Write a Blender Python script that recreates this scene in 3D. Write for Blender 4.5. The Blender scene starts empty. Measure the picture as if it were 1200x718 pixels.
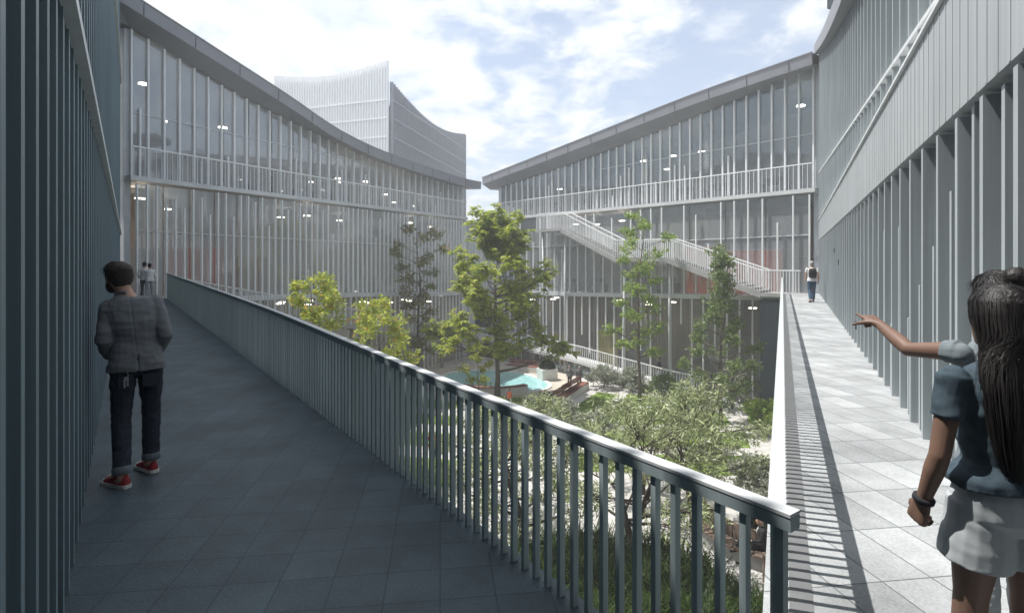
import bpy, bmesh, math, random
from mathutils import Vector, Matrix, noise
R = math.radians
sc = bpy.context.scene
col = sc.collection
GZ = -7.0                      # courtyard ground; the walkways are at z = 0

# ------------------------------------------------------------------ materials
def new_mat(name):
    m = bpy.data.materials.new(name); m.use_nodes = True
    nt = m.node_tree
    return m, nt, nt.nodes, nt.links, nt.nodes['Principled BSDF']

def mat(name, c, rough=.6, var=.12, scale=6.0, bump=0.0, bscale=40.0, metal=0.0, spec=.4):
    m, nt, N, L, b = new_mat(name)
    tc = N.new('ShaderNodeTexCoord')
    n = N.new('ShaderNodeTexNoise'); n.inputs['Scale'].default_value = scale; n.inputs['Detail'].default_value = 6
    L.new(tc.outputs['Object'], n.inputs['Vector'])
    r = N.new('ShaderNodeValToRGB')
    r.color_ramp.elements[0].position = .3; r.color_ramp.elements[1].position = .7
    r.color_ramp.elements[0].color = (*[x*(1-var) for x in c], 1); r.color_ramp.elements[1].color = (*[min(1, x*(1+var)) for x in c], 1)
    L.new(n.outputs['Fac'], r.inputs['Fac']); L.new(r.outputs['Color'], b.inputs['Base Color'])
    b.inputs['Roughness'].default_value = rough; b.inputs['Metallic'].default_value = metal
    b.inputs['Specular IOR Level'].default_value = spec
    if bump:
        n2 = N.new('ShaderNodeTexNoise'); n2.inputs['Scale'].default_value = bscale; n2.inputs['Detail'].default_value = 5
        L.new(tc.outputs['Object'], n2.inputs['Vector'])
        bp = N.new('ShaderNodeBump'); bp.inputs['Strength'].default_value = bump; bp.inputs['Distance'].default_value = .02
        L.new(n2.outputs['Fac'], bp.inputs['Height']); L.new(bp.outputs['Normal'], b.inputs['Normal'])
    return m

def metal(name, c, rough=.45, var=.10, streak=.18, spec=.4):
    """painted metal with a tone of its own per piece, faint vertical run marks and dust"""
    m, nt, N, L, b = new_mat(name)
    g = N.new('ShaderNodeNewGeometry'); oi = N.new('ShaderNodeObjectInfo'); mp = N.new('ShaderNodeMapping'); mp.inputs['Scale'].default_value = (22, 22, .55)
    ad = N.new('ShaderNodeVectorMath'); ad.operation = 'ADD'; L.new(g.outputs['Position'], ad.inputs[0]); L.new(oi.outputs['Random'], ad.inputs[1])
    L.new(ad.outputs['Vector'], mp.inputs['Vector'])
    n = N.new('ShaderNodeTexNoise'); n.inputs['Scale'].default_value = 1.0; n.inputs['Detail'].default_value = 5; L.new(mp.outputs['Vector'], n.inputs['Vector'])
    r = N.new('ShaderNodeMapRange'); r.inputs['From Min'].default_value = .35; r.inputs['From Max'].default_value = .72; r.inputs['To Min'].default_value = 1+streak*.3; r.inputs['To Max'].default_value = 1-streak
    L.new(n.outputs['Fac'], r.inputs['Value'])
    n2 = N.new('ShaderNodeTexNoise'); n2.inputs['Scale'].default_value = .8; n2.inputs['Detail'].default_value = 6; L.new(g.outputs['Position'], n2.inputs['Vector'])
    r2 = N.new('ShaderNodeMapRange'); r2.inputs['From Min'].default_value = .3; r2.inputs['From Max'].default_value = .7; r2.inputs['To Min'].default_value = 1-var; r2.inputs['To Max'].default_value = 1+var*.6
    L.new(n2.outputs['Fac'], r2.inputs['Value'])
    r3 = N.new('ShaderNodeMapRange'); r3.inputs['To Min'].default_value = 1-var; r3.inputs['To Max'].default_value = 1+var; L.new(oi.outputs['Random'], r3.inputs['Value'])
    a = N.new('ShaderNodeMath'); a.operation = 'MULTIPLY'; L.new(r.outputs['Result'], a.inputs[0]); L.new(r2.outputs['Result'], a.inputs[1])
    a2 = N.new('ShaderNodeMath'); a2.operation = 'MULTIPLY'; L.new(a.outputs['Value'], a2.inputs[0]); L.new(r3.outputs['Result'], a2.inputs[1])
    s = N.new('ShaderNodeVectorMath'); s.operation = 'SCALE'; s.inputs[0].default_value = c; L.new(a2.outputs['Value'], s.inputs['Scale'])
    L.new(s.outputs['Vector'], b.inputs['Base Color'])
    rr = N.new('ShaderNodeMapRange'); rr.inputs['To Min'].default_value = rough-.1; rr.inputs['To Max'].default_value = rough+.2; L.new(n2.outputs['Fac'], rr.inputs['Value']); L.new(rr.outputs['Result'], b.inputs['Roughness'])
    b.inputs['Specular IOR Level'].default_value = spec
    return m

def paving(name, c1, c2, mortar, w, h, rot, mort=.006, rough=.75, off=0.0, dirt=.25):
    m, nt, N, L, b = new_mat(name)
    tc = N.new('ShaderNodeTexCoord'); mp = N.new('ShaderNodeMapping'); mp.inputs['Rotation'].default_value = (0, 0, R(-rot))
    L.new(tc.outputs['Object'], mp.inputs['Vector'])
    br = N.new('ShaderNodeTexBrick'); br.offset = off; br.squash = 1
    br.inputs['Scale'].default_value = 1; br.inputs['Brick Width'].default_value = w; br.inputs['Row Height'].default_value = h
    br.inputs['Mortar Size'].default_value = mort; br.inputs['Mortar Smooth'].default_value = .15; br.inputs['Bias'].default_value = 0
    br.inputs['Color1'].default_value = (*c1, 1); br.inputs['Color2'].default_value = (*c2, 1); br.inputs['Mortar'].default_value = (*mortar, 1)
    L.new(mp.outputs['Vector'], br.inputs['Vector'])
    n = N.new('ShaderNodeTexNoise'); n.inputs['Scale'].default_value = 1.3; n.inputs['Detail'].default_value = 8; n.inputs['Roughness'].default_value = .65
    L.new(tc.outputs['Object'], n.inputs['Vector'])
    r = N.new('ShaderNodeMapRange'); r.inputs['From Min'].default_value = .3; r.inputs['From Max'].default_value = .7
    r.inputs['To Min'].default_value = 1-dirt; r.inputs['To Max'].default_value = 1+dirt*.5
    L.new(n.outputs['Fac'], r.inputs['Value'])
    n3 = N.new('ShaderNodeTexNoise'); n3.inputs['Scale'].default_value = 55; n3.inputs['Detail'].default_value = 4
    L.new(tc.outputs['Object'], n3.inputs['Vector'])
    r3 = N.new('ShaderNodeMapRange'); r3.inputs['From Min'].default_value = .3; r3.inputs['From Max'].default_value = .7
    r3.inputs['To Min'].default_value = .84; r3.inputs['To Max'].default_value = 1.12
    L.new(n3.outputs['Fac'], r3.inputs['Value'])
    mm = N.new('ShaderNodeMath'); mm.operation = 'MULTIPLY'
    L.new(r.outputs['Result'], mm.inputs[0]); L.new(r3.outputs['Result'], mm.inputs[1])
    mx = N.new('ShaderNodeMix'); mx.data_type = 'RGBA'; mx.blend_type = 'MULTIPLY'; mx.inputs['Factor'].default_value = 1
    L.new(br.outputs['Color'], mx.inputs['A']); L.new(mm.outputs['Value'], mx.inputs['B'])
    L.new(mx.outputs['Result'], b.inputs['Base Color'])
    b.inputs['Roughness'].default_value = rough
    ad = N.new('ShaderNodeMath'); ad.operation = 'MULTIPLY_ADD'; ad.inputs[1].default_value = -1.0
    L.new(br.outputs['Fac'], ad.inputs[0]); L.new(n3.outputs['Fac'], ad.inputs[2])
    bp = N.new('ShaderNodeBump'); bp.inputs['Strength'].default_value = .35; bp.inputs['Distance'].default_value = .01
    L.new(ad.outputs['Value'], bp.inputs['Height']); L.new(bp.outputs['Normal'], b.inputs['Normal'])
    return m

def leafmat(name, c1, c2, c3=None, trans=.52, rough=.5):
    m, nt, N, L, b = new_mat(name)
    g = N.new('ShaderNodeNewGeometry'); r = N.new('ShaderNodeValToRGB')
    r.color_ramp.elements[0].color = (*c1, 1); r.color_ramp.elements[1].color = (*c2, 1)
    if c3:
        e = r.color_ramp.elements.new(.93); e.color = (*c2, 1); r.color_ramp.elements[2].color = (*c3, 1)
    L.new(g.outputs['Random Per Island'], r.inputs['Fac']); L.new(r.outputs['Color'], b.inputs['Base Color'])
    b.inputs['Roughness'].default_value = rough; b.inputs['Specular IOR Level'].default_value = .3
    t = N.new('ShaderNodeBsdfTranslucent'); L.new(r.outputs['Color'], t.inputs['Color'])
    mx = N.new('ShaderNodeMixShader'); mx.inputs['Fac'].default_value = trans
    L.new(b.outputs['BSDF'], mx.inputs[1]); L.new(t.outputs['BSDF'], mx.inputs[2])
    L.new(mx.outputs['Shader'], N['Material Output'].inputs['Surface'])
    return m

def glassmat(name, tint=(.8, .88, .92), frit=.08, gloss=.35, rough=.02):
    """architectural glazing: see-through, mirror that grows at grazing angles, a white frit that also carries bright haze"""
    m, nt, N, L, b = new_mat(name); N.remove(b)
    t = N.new('ShaderNodeBsdfTransparent'); t.inputs['Color'].default_value = (*tint, 1)
    d = N.new('ShaderNodeBsdfDiffuse'); d.inputs['Color'].default_value = (.8, .82, .84, 1)
    tl = N.new('ShaderNodeBsdfTranslucent'); tl.inputs['Color'].default_value = (.8, .82, .84, 1)
    ds = N.new('ShaderNodeMixShader'); ds.inputs['Fac'].default_value = .3
    L.new(d.outputs['BSDF'], ds.inputs[1]); L.new(tl.outputs['BSDF'], ds.inputs[2])
    a = N.new('ShaderNodeMixShader'); a.inputs['Fac'].default_value = frit
    L.new(t.outputs['BSDF'], a.inputs[1]); L.new(ds.outputs['Shader'], a.inputs[2])
    gl = N.new('ShaderNodeBsdfGlossy'); gl.inputs['Roughness'].default_value = rough; gl.inputs['Color'].default_value = (.92, .95, .97, 1)
    lw = N.new('ShaderNodeLayerWeight'); lw.inputs['Blend'].default_value = gloss
    g = N.new('ShaderNodeNewGeometry'); iv = N.new('ShaderNodeMath'); iv.operation = 'SUBTRACT'; iv.inputs[0].default_value = 1; L.new(g.outputs['Backfacing'], iv.inputs[1])
    a1 = N.new('ShaderNodeMath'); a1.operation = 'ADD'; a1.inputs[1].default_value = .10; L.new(lw.outputs['Fresnel'], a1.inputs[0])
    a2 = N.new('ShaderNodeMath'); a2.operation = 'MULTIPLY'; a2.use_clamp = True; L.new(a1.outputs['Value'], a2.inputs[0]); L.new(iv.outputs['Value'], a2.inputs[1])
    f = N.new('ShaderNodeMixShader'); L.new(a2.outputs['Value'], f.inputs['Fac'])
    L.new(a.outputs['Shader'], f.inputs[1]); L.new(gl.outputs['BSDF'], f.inputs[2])
    L.new(f.outputs['Shader'], N['Material Output'].inputs['Surface'])
    return m

def emit(name, c, s):
    m, nt, N, L, b = new_mat(name)
    b.inputs['Base Color'].default_value = (*c, 1); b.inputs['Emission Color'].default_value = (*c, 1); b.inputs['Emission Strength'].default_value = s
    return m

M = dict(
 shade_slate=paving('shade_slate_paving', (.085,.120,.142), (.064,.094,.113), (.036,.056,.068), .29, .285, 7.5, rough=.6, mort=.004, dirt=.4),  # paving darkened and blued: the walkway's shade is put into its colour
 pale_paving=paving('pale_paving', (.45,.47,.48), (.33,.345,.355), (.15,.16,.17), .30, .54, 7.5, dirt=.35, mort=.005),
 court=paving('courtyard_paving', (.60,.58,.56), (.52,.51,.49), (.38,.37,.36), .9, .45, 25, mort=.012, off=.5),
 pooldeck=paving('pool_deck_paving', (.60,.54,.46), (.54,.49,.42), (.40,.37,.33), .6, .6, 10, mort=.01),
 outer=mat('outer_ground', (.22,.22,.21), .9, .2, .2),
 rail=metal('rail_paint', (.39,.465,.485), .6, .08, .2),
 skylit_top=mat('skylit_top_paint', (.58,.60,.61), .4, .06, 9),  # pale strip: sky light on the handrail's top put into the paint
 palegrey=mat('pale_grey_cotton', (.17,.20,.22), .85, .1, 30),
 rail_r=mat('rail_paint_pale', (.52,.55,.56), .42, .06, 9, spec=.5),
 finD=metal('dark_fin', (.23,.31,.345)),  # blue cast of the shade is mixed into the fin colour
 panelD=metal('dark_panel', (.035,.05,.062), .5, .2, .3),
 trim=mat('pale_trim', (.78,.80,.81), .45, .08, 5),
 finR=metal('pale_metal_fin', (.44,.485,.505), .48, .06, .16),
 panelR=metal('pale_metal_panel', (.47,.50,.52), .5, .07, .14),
 gap_shade=mat('recess_shade', (.10,.12,.135), .6, .15, 1.5),  # shade between the fins put into a darker panel colour
 white=mat('white_metal', (.86,.87,.88), .38, .05, 3),
 whiteD=mat('grey_white_metal', (.60,.62,.64), .4, .06, 3),
 roof=mat('grey_roof_metal', (.27,.275,.30), .5, .08, .8),
 slab=mat('slab_edge', (.62,.63,.64), .5, .08, 1),
 concrete=mat('concrete', (.36,.36,.36), .8, .12, 1.5, .1, 30),
 inner=mat('interior_plaster', (.60,.54,.48), .8, .1, .5),
 innerfloor=mat('interior_floor', (.33,.31,.29), .5, .12, 1),
 ceil=mat('interior_ceiling', (.66,.66,.66), .8, .06, .7),
 wood_in=mat('interior_wood', (.40,.24,.13), .5, .2, 2),
 orange=mat('orange_red_panel', (.88,.17,.05), .5, .12, 1.2),
 yellow=mat('yellow_door_panel', (.70,.50,.12), .5, .1, 1.2),
 dark=mat('dark_furniture', (.06,.065,.075), .5, .2, 3),
 glassU=glassmat('upper_glazing', (.82,.89,.94), .14, .42),
 glassUL=glassmat('upper_glazing_hazed', (.86,.90,.94), .28, .40),  # milkier copy: bright haze over the left facade put into the glass
 glassML=glassmat('middle_glazing_hazed', (.88,.91,.94), .34, .36),  # same haze brightening, for the middle storey on the left
 glassM=glassmat('middle_glazing', (.86,.90,.93), .24, .38),
 glassL=glassmat('lower_glazing', (.80,.84,.86), .04, .3),
 lamp=emit('lit_lamp', (1, .86, .66), 9),
 towerside=mat('tower_side_fin', (.20,.22,.26), .5, .08, .1),
 tower=mat('tower_cladding', (.11,.13,.17), .5, .05, .05),
 tower_glare=mat('tower_glare_face', (.90,.91,.92), .5, .05, .1),  # near-white front face: glare put into its colour, the side stays dark
 bark=mat('bark', (.15,.125,.10), .9, .3, 8, .5, 40),
 barkD=mat('dark_bark', (.07,.058,.048), .9, .3, 8, .5, 40),
 barkP=mat('pale_bark', (.36,.33,.30), .9, .2, 8, .4, 40),
 leafC=leafmat('chestnut_leaf', (.17,.26,.025), (.52,.56,.08), (.66,.62,.16)),
 leafY=leafmat('yellow_green_leaf', (.28,.38,.05), (.62,.64,.13), (.66,.28,.07)),
 leafR=leafmat('reddening_leaf', (.12,.15,.04), (.30,.29,.09), (.50,.14,.07)),
 leafG=leafmat('fresh_green_leaf', (.13,.23,.035), (.40,.52,.11), (.54,.56,.18)),
 leafP=leafmat('poplar_leaf', (.10,.16,.05), (.30,.38,.14), (.54,.58,.38)),
 leafO=leafmat('olive_leaf', (.20,.26,.11), (.54,.59,.33), (.74,.75,.62), trans=.25),
 leafS=leafmat('silver_shrub_leaf', (.22,.25,.17), (.44,.46,.38), (.66,.66,.62), trans=.25),
 leafD=leafmat('dark_shrub_leaf', (.02,.045,.015), (.06,.10,.03)),
 grass=leafmat('reed_grass_blade', (.025,.055,.012), (.09,.15,.03), (.20,.25,.09)),
 lawn=mat('lawn_turf', (.17,.25,.045), .95, .35, 7, .5, 90),
 lawngrass=leafmat('short_grass_blade', (.15,.24,.04), (.30,.40,.08)),
 soil=mat('bed_soil', (.05,.042,.032), .95, .3, 6),
 stonew=mat('white_stone', (.70,.69,.67), .7, .08, 3),
 redwood=mat('red_brown_timber', (.26,.105,.075), .55, .2, 5),
 skin=mat('skin', (.50,.30,.215), .55, .06, 6),
 skin_shade=mat('shade_dark_skin', (.19,.115,.085), .5, .08, 6),  # skin darkened to stand in for shade on the two women
 tweed=mat('grey_wool', (.20,.21,.225), .95, .07, 60, .12, 420, spec=.1),
 denim=mat('dark_denim', (.04,.047,.062), .85, .3, 60, .15, 400, spec=.15),
 cuff=mat('turned_up_denim', (.16,.19,.21), .85, .2, 60),
 redshoe=mat('red_canvas', (.30,.035,.045), .8, .15, 30),
 rubber=mat('white_rubber', (.68,.66,.62), .6, .05, 20),
 hair=mat('dark_hair', (.012,.010,.010), .5, .4, 40, .15, 300, spec=.4),
 hairB=mat('brown_hair', (.040,.029,.023), .5, .45, 45, .2, 300, spec=.4),
 hairG=mat('grey_hair', (.34,.33,.32), .5, .2, 40),
 tee=mat('shaded_blue_cotton', (.060,.086,.108), .85, .2, 30, .12, 420, spec=.15),  # darkened blue: shade on the woman put into the cloth
 shortsw=mat('white_cotton', (.45,.48,.50), .85, .06, 8, .1, 420, spec=.15),
 shirtw=mat('white_shirt', (.78,.78,.77), .8, .05, 10),
 black=mat('black_cloth', (.018,.018,.022), .8, .2, 20),
 jeans=mat('blue_jeans', (.045,.085,.15), .85, .25, 20),
 greycl=mat('grey_suiting', (.17,.175,.185), .85, .15, 30),
 redcl=mat('red_jersey', (.42,.03,.07), .8, .1, 20),
 brass=mat('steel_key', (.55,.55,.55), .3, .05, 20, metal=1.0),
 strip=mat('drain_grating', (.18,.185,.19), .5, .1, 8),
)
def wood_slats(name, c, n=9.0):
    m, nt, N, L, b = new_mat(name)
    tc = N.new('ShaderNodeTexCoord'); mp = N.new('ShaderNodeMapping'); mp.inputs['Scale'].default_value = (9, 9, .6)
    L.new(tc.outputs['Object'], mp.inputs['Vector'])
    w = N.new('ShaderNodeTexNoise'); w.inputs['Scale'].default_value = 1.2; w.inputs['Detail'].default_value = 5
    L.new(mp.outputs['Vector'], w.inputs['Vector'])
    r = N.new('ShaderNodeValToRGB'); r.color_ramp.elements[0].position = .3; r.color_ramp.elements[1].position = .7
    r.color_ramp.elements[0].color = (*[x*.55 for x in c], 1); r.color_ramp.elements[1].color = (*[min(1, x*1.35) for x in c], 1)
    L.new(w.outputs['Fac'], r.inputs['Fac']); L.new(r.outputs['Color'], b.inputs['Base Color']); b.inputs['Roughness'].default_value = .65
    return m
M['timber'] = wood_slats('weathered_timber', (.225,.165,.13))
def water_mat():
    m, nt, N, L, b = new_mat('pool_water')
    tc = N.new('ShaderNodeTexCoord'); v = N.new('ShaderNodeTexVoronoi'); v.feature = 'SMOOTH_F1'; v.inputs['Scale'].default_value = 2.2
    n = N.new('ShaderNodeTexNoise'); n.inputs['Scale'].default_value = 1.4; n.inputs['Detail'].default_value = 4; n.inputs['Distortion'].default_value = 1.5
    L.new(tc.outputs['Object'], n.inputs['Vector']); L.new(n.outputs['Color'], v.inputs['Vector'])
    r = N.new('ShaderNodeValToRGB'); r.color_ramp.elements[0].color = (.16,.48,.50,1); r.color_ramp.elements[1].color = (.55,.82,.81,1)
    r.color_ramp.elements[0].position = .25; r.color_ramp.elements[1].position = .75
    n2 = N.new('ShaderNodeTexNoise'); n2.inputs['Scale'].default_value = 3.2; n2.inputs['Detail'].default_value = 5; n2.inputs['Distortion'].default_value = 2
    L.new(tc.outputs['Object'], n2.inputs['Vector'])
    L.new(n2.outputs['Fac'], r.inputs['Fac']); L.new(r.outputs['Color'], b.inputs['Base Color'])
    b.inputs['Roughness'].default_value = .06
    bp = N.new('ShaderNodeBump'); bp.inputs['Strength'].default_value = .25; bp.inputs['Distance'].default_value = .05
    L.new(n2.outputs['Fac'], bp.inputs['Height']); L.new(bp.outputs['Normal'], b.inputs['Normal'])
    return m
M['water'] = water_mat()

# ------------------------------------------------------------------ object helpers
OFF = {}                                       # world position of every root / part
def tag(o, label=None, cat=None, group=None, kind=None):
    if label: o['label'] = label
    if cat: o['category'] = cat
    if group: o['group'] = group
    if kind: o['kind'] = kind
    return o
def empty(name, loc=(0, 0, 0), rz=0, label=None, cat=None, group=None):
    o = bpy.data.objects.new(name, None); col.objects.link(o)
    o.location = loc; o.rotation_euler = (0, 0, rz); o.empty_display_size = .2
    OFF[o.name] = Vector(loc)
    return tag(o, label, cat, group)
def link(name, me, parent=None, loc=(0, 0, 0)):
    o = bpy.data.objects.new(name, me); col.objects.link(o); o.parent = parent; o.location = loc
    return o
class MB:
    def __init__(s): s.v = []; s.f = []; s.sm = False
    def face_mesh(s, vs, fs):
        k = len(s.v); s.v += [tuple(v) for v in vs]; s.f += [tuple(i+k for i in f) for f in fs]; return s
    def prism(s, poly, z0, z1):
        n = len(poly); a = z0 if callable(z0) else (lambda p: z0); b = z1 if callable(z1) else (lambda p: z1)
        ar = sum(poly[i][0]*poly[(i+1) % n][1]-poly[(i+1) % n][0]*poly[i][1] for i in range(n))
        if ar < 0: poly = poly[::-1]
        vs = [(p[0], p[1], a(p)) for p in poly]+[(p[0], p[1], b(p)) for p in poly]
        fs = [tuple(range(n))[::-1], tuple(range(n, 2*n))]+[(i, (i+1) % n, n+(i+1) % n, n+i) for i in range(n)]
        return s.face_mesh(vs, fs)
    def box(s, c, size, ax=(1, 0, 0), ay=(0, 1, 0), az=(0, 0, 1)):
        c = Vector(c); ax = Vector(ax).normalized()*size[0]/2; ay = Vector(ay).normalized()*size[1]/2; az = Vector(az).normalized()*size[2]/2
        vs = [c+i*ax+j*ay+k*az for k in (-1, 1) for j in (-1, 1) for i in (-1, 1)]
        return s.face_mesh(vs, [(0,2,3,1),(4,5,7,6),(0,1,5,4),(2,6,7,3),(0,4,6,2),(1,3,7,5)])
    def beam(s, p, q, w, h, side=None):
        p = Vector(p); q = Vector(q); d = q-p
        sd = Vector(side) if side else Vector((-d.y, d.x, 0))
        if sd.length < 1e-6: sd = Vector((1, 0, 0))
        up = sd.cross(d) if sd.cross(d).z > 0 else d.cross(sd)
        return s.box((p+q)/2, (d.length, w, h), d, sd, up)
    def strip(s, secs, closed=True):
        """secs: list of rings with the same point count; lofts them, caps the ends"""
        k = len(s.v); n = len(secs[0])
        for r in secs: s.v += [tuple(p) for p in r]
        for i in range(len(secs)-1):
            for j in range(n):
                a = k+i*n+j; b = k+i*n+(j+1) % n
                s.f.append((a, b, b+n, a+n))
        s.f.append(tuple(range(k, k+n))[::-1]); e = k+(len(secs)-1)*n; s.f.append(tuple(range(e, e+n)))
        return s
    def tube(s, pts, rad, seg=8):
        pts = [Vector(p) for p in pts]; rings = []
        ref = Vector((.13, .31, .94)) if abs((pts[-1]-pts[0]).normalized().z) < .9 else Vector((1, .1, 0))
        for i, p in enumerate(pts):
            d = (pts[min(i+1, len(pts)-1)]-pts[max(i-1, 0)]).normalized()
            a = d.cross(ref).normalized(); b = d.cross(a).normalized()
            r = rad[i] if isinstance(rad, (list, tuple)) else rad
            ra, rb = r if isinstance(r, tuple) else (r, r)
            rings.append([p+a*math.cos(t)*ra+b*math.sin(t)*rb for t in [2*math.pi*j/seg for j in range(seg)]])
        return s.strip(rings)
    def ell(s, c, r, u=14, w=10, rot=None):
        c = Vector(c); vs = []; fs = []
        for i in range(w+1):
            th = math.pi*i/w
            for j in range(u):
                ph = 2*math.pi*j/u
                p = Vector((r[0]*math.sin(th)*math.cos(ph), r[1]*math.sin(th)*math.sin(ph), r[2]*math.cos(th)))
                if rot: p = rot @ p
                vs.append(c+p)
        for i in range(w):
            for j in range(u): fs.append((i*u+j, (i+1)*u+j, (i+1)*u+(j+1) % u, i*u+(j+1) % u))
        return s.face_mesh(vs, fs)
    def mesh(s, name, m, off=(0, 0, 0), smooth=False, bevel=0):
        me = bpy.data.meshes.new(name); off = Vector(off)
        me.from_pydata([(v[0]-off[0], v[1]-off[1], v[2]-off[2]) for v in s.v], [], s.f); me.materials.append(m)
        if bevel or smooth == 'fix':
            bm = bmesh.new(); bm.from_mesh(me)
            if bevel:
                bmesh.ops.bevel(bm, geom=bm.edges[:], offset=bevel, segments=2, affect='EDGES', profile=.6, clamp_overlap=True)
            bmesh.ops.recalc_face_normals(bm, faces=bm.faces[:]); bm.to_mesh(me); bm.free()
        if smooth: me.polygons.foreach_set('use_smooth', [True]*len(me.polygons))
        me.update(); return me
    def build(s, name, m, parent=None, smooth=False, bevel=0, local=False):
        """vertices are world coordinates unless local; a part's origin sits at its parent's"""
        off = Vector((0, 0, 0)) if local or parent is None else OFF.get(parent.name, Vector((0, 0, 0)))
        o = link(name, s.mesh(name, m, off, smooth, bevel), parent)
        if parent is not None: OFF[o.name] = OFF.get(parent.name, Vector((0, 0, 0)))
        else: OFF[o.name] = Vector((0, 0, 0))
        return o
def struct(name, mb, m): return tag(mb.build(name, m), kind='structure')
_unit = {}
def unit_box(m, bev=False):
    if m.name not in _unit:
        _unit[m.name] = MB().box((0, 0, .5), (1, 1, 1)).mesh(m.name+'_bar', m)
    return _unit[m.name]
def bar(name, m, parent, base, w, d, h, ang):
    """one upright fin: shared unit mesh, scaled; base is the world point at its foot"""
    o = link(name, unit_box(m), parent, Vector(base)-OFF[parent.name]); o.scale = (w, d, h); o.rotation_euler = (0, 0, ang)
    return o
def interp(tab, x):
    """smooth piecewise interpolation through (x, value) points"""
    if x <= tab[0][0]: return tab[0][1]
    for i in range(len(tab)-1):
        (x0, y0), (x1, y1) = tab[i], tab[i+1]
        if x <= x1:
            t = (x-x0)/(x1-x0)
            m0 = (y1-tab[i-1][1])/(x1-tab[i-1][0]) if i > 0 else (y1-y0)/(x1-x0)
            m1 = (tab[i+2][1]-y0)/(tab[i+2][0]-x0) if i+2 < len(tab) else (y1-y0)/(x1-x0)
            h = x1-x0
            return ((2*t**3-3*t*t+1)*y0+(t**3-2*t*t+t)*h*m0+(-2*t**3+3*t*t)*y1+(t**3-t*t)*h*m1)
    return tab[-1][1]
class Line:
    """a straight wall line in plan: point at distance s along it and o out of it (towards the courtyard)"""
    def __init__(L, p0, p1, side):
        L.p0 = Vector((p0[0], p0[1])); d = Vector((p1[0], p1[1]))-L.p0; L.len = d.length; L.d = d/d.length
        n = Vector((L.d.y, -L.d.x)); L.n = n if n.dot(Vector(side)) > 0 else -n
        L.ang = math.atan2(L.d.y, L.d.x)
    def at(L, s, o=0, z=0):
        p = L.p0+L.d*s+L.n*o; return Vector((p.x, p.y, z))
    def xy(L, s, o=0):
        p = L.p0+L.d*s+L.n*o; return (p.x, p.y)

LW = Line((0.594, -1.26), (-18.34, 25.6), (1, .5))       # wall of fins beside the dark walkway
RW = Line((0.606, -1.26), (16.84, 29.96), (-1, .5))      # wall of fins beside the sunlit walkway
FL = Line((-18.1, 25.5), (-4.5, 49.9), (1, -.5))         # far left facade
FR = Line((16.84, 29.96), (-1.3, 51.4), (-1, -.5))       # far right facade
LR = Line((0.96, 1.89), (-16.1, 25.5), (1, .5))          # railing of the dark walkway (courtyard side positive)
RR = Line((0.93, 1.92), (14.69, 29.7), (-1, .5))         # railing of the sunlit walkway
rnd = random.Random(7)

# ------------------------------------------------------------------ ground, walkways
struct('ground', MB().face_mesh([(-160,-70,GZ-.02),(160,-70,GZ-.02),(160,190,GZ-.02),(-160,190,GZ-.02)], [(0,1,2,3)]), M['outer'])
struct('courtyard_paving', MB().face_mesh([(*LW.xy(-1, -.1), GZ), (*RW.xy(1, -.1), GZ), (*RW.xy(36, -.1), GZ), (*FR.xy(28, -.1), GZ), (*FL.xy(28, -.1), GZ), (*FL.xy(0, -.1), GZ)], [(0,1,2,3,4,5)]), M['court'])
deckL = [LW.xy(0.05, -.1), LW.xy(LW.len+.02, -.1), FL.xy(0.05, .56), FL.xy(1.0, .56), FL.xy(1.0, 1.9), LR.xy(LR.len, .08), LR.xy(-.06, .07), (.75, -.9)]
struct('shaded_walkway', MB().prism(deckL, -.35, 0), M['shade_slate'])
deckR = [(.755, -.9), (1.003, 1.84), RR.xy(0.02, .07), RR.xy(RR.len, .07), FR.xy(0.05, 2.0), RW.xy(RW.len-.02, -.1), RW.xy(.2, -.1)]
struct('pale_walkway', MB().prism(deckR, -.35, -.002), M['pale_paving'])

# ------------------------------------------------------------------ side building on the left (dark fins)
LWH = [(-1, 8.3), (6.5, 8.3), (10, 8.8), (15, 10.6), (24, 12.9), (33.0, 14.6)]  # near end, out of view, shaped to keep walkway and railing shaded
b = empty('fin_clad_building', LW.at(0, 0, GZ), label='dark building of closely spaced upright fins along the shaded walkway', cat='building')
secs = []
for k in range(0, 23):
    s = LW.len*k/22; h = interp(LWH, s)
    secs.append([LW.at(s, -.2, GZ), LW.at(s, -.2, h), LW.at(s, -5, h+.3), LW.at(s, -5, GZ)])
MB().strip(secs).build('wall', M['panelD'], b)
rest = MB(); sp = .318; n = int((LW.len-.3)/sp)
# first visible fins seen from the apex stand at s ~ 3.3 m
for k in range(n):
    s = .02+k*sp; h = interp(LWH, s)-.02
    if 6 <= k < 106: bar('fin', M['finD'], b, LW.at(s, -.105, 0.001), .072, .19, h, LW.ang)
    else: rest.box(LW.at(s, -.105, h/2), (.072, .19, h), (*LW.d, 0), (*LW.n, 0))
if rest.v: tag(rest.build('far_fin', M['finD'], b), kind='stuff')
for zt in (lambda s: 2.97, lambda s: 7.25+max(0, s-12)*.135):
    t = MB(); secs = []
    for k in range(12):
        s = .3+(LW.len-.4)*k/11; z = min(zt(s), interp(LWH, s)-.1)
        secs.append([LW.at(s, -.02, z), LW.at(s, .045, z), LW.at(s, .045, z+.065), LW.at(s, -.02, z+.065)])
    t.strip(secs).build('trim', M['trim'], b)

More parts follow.
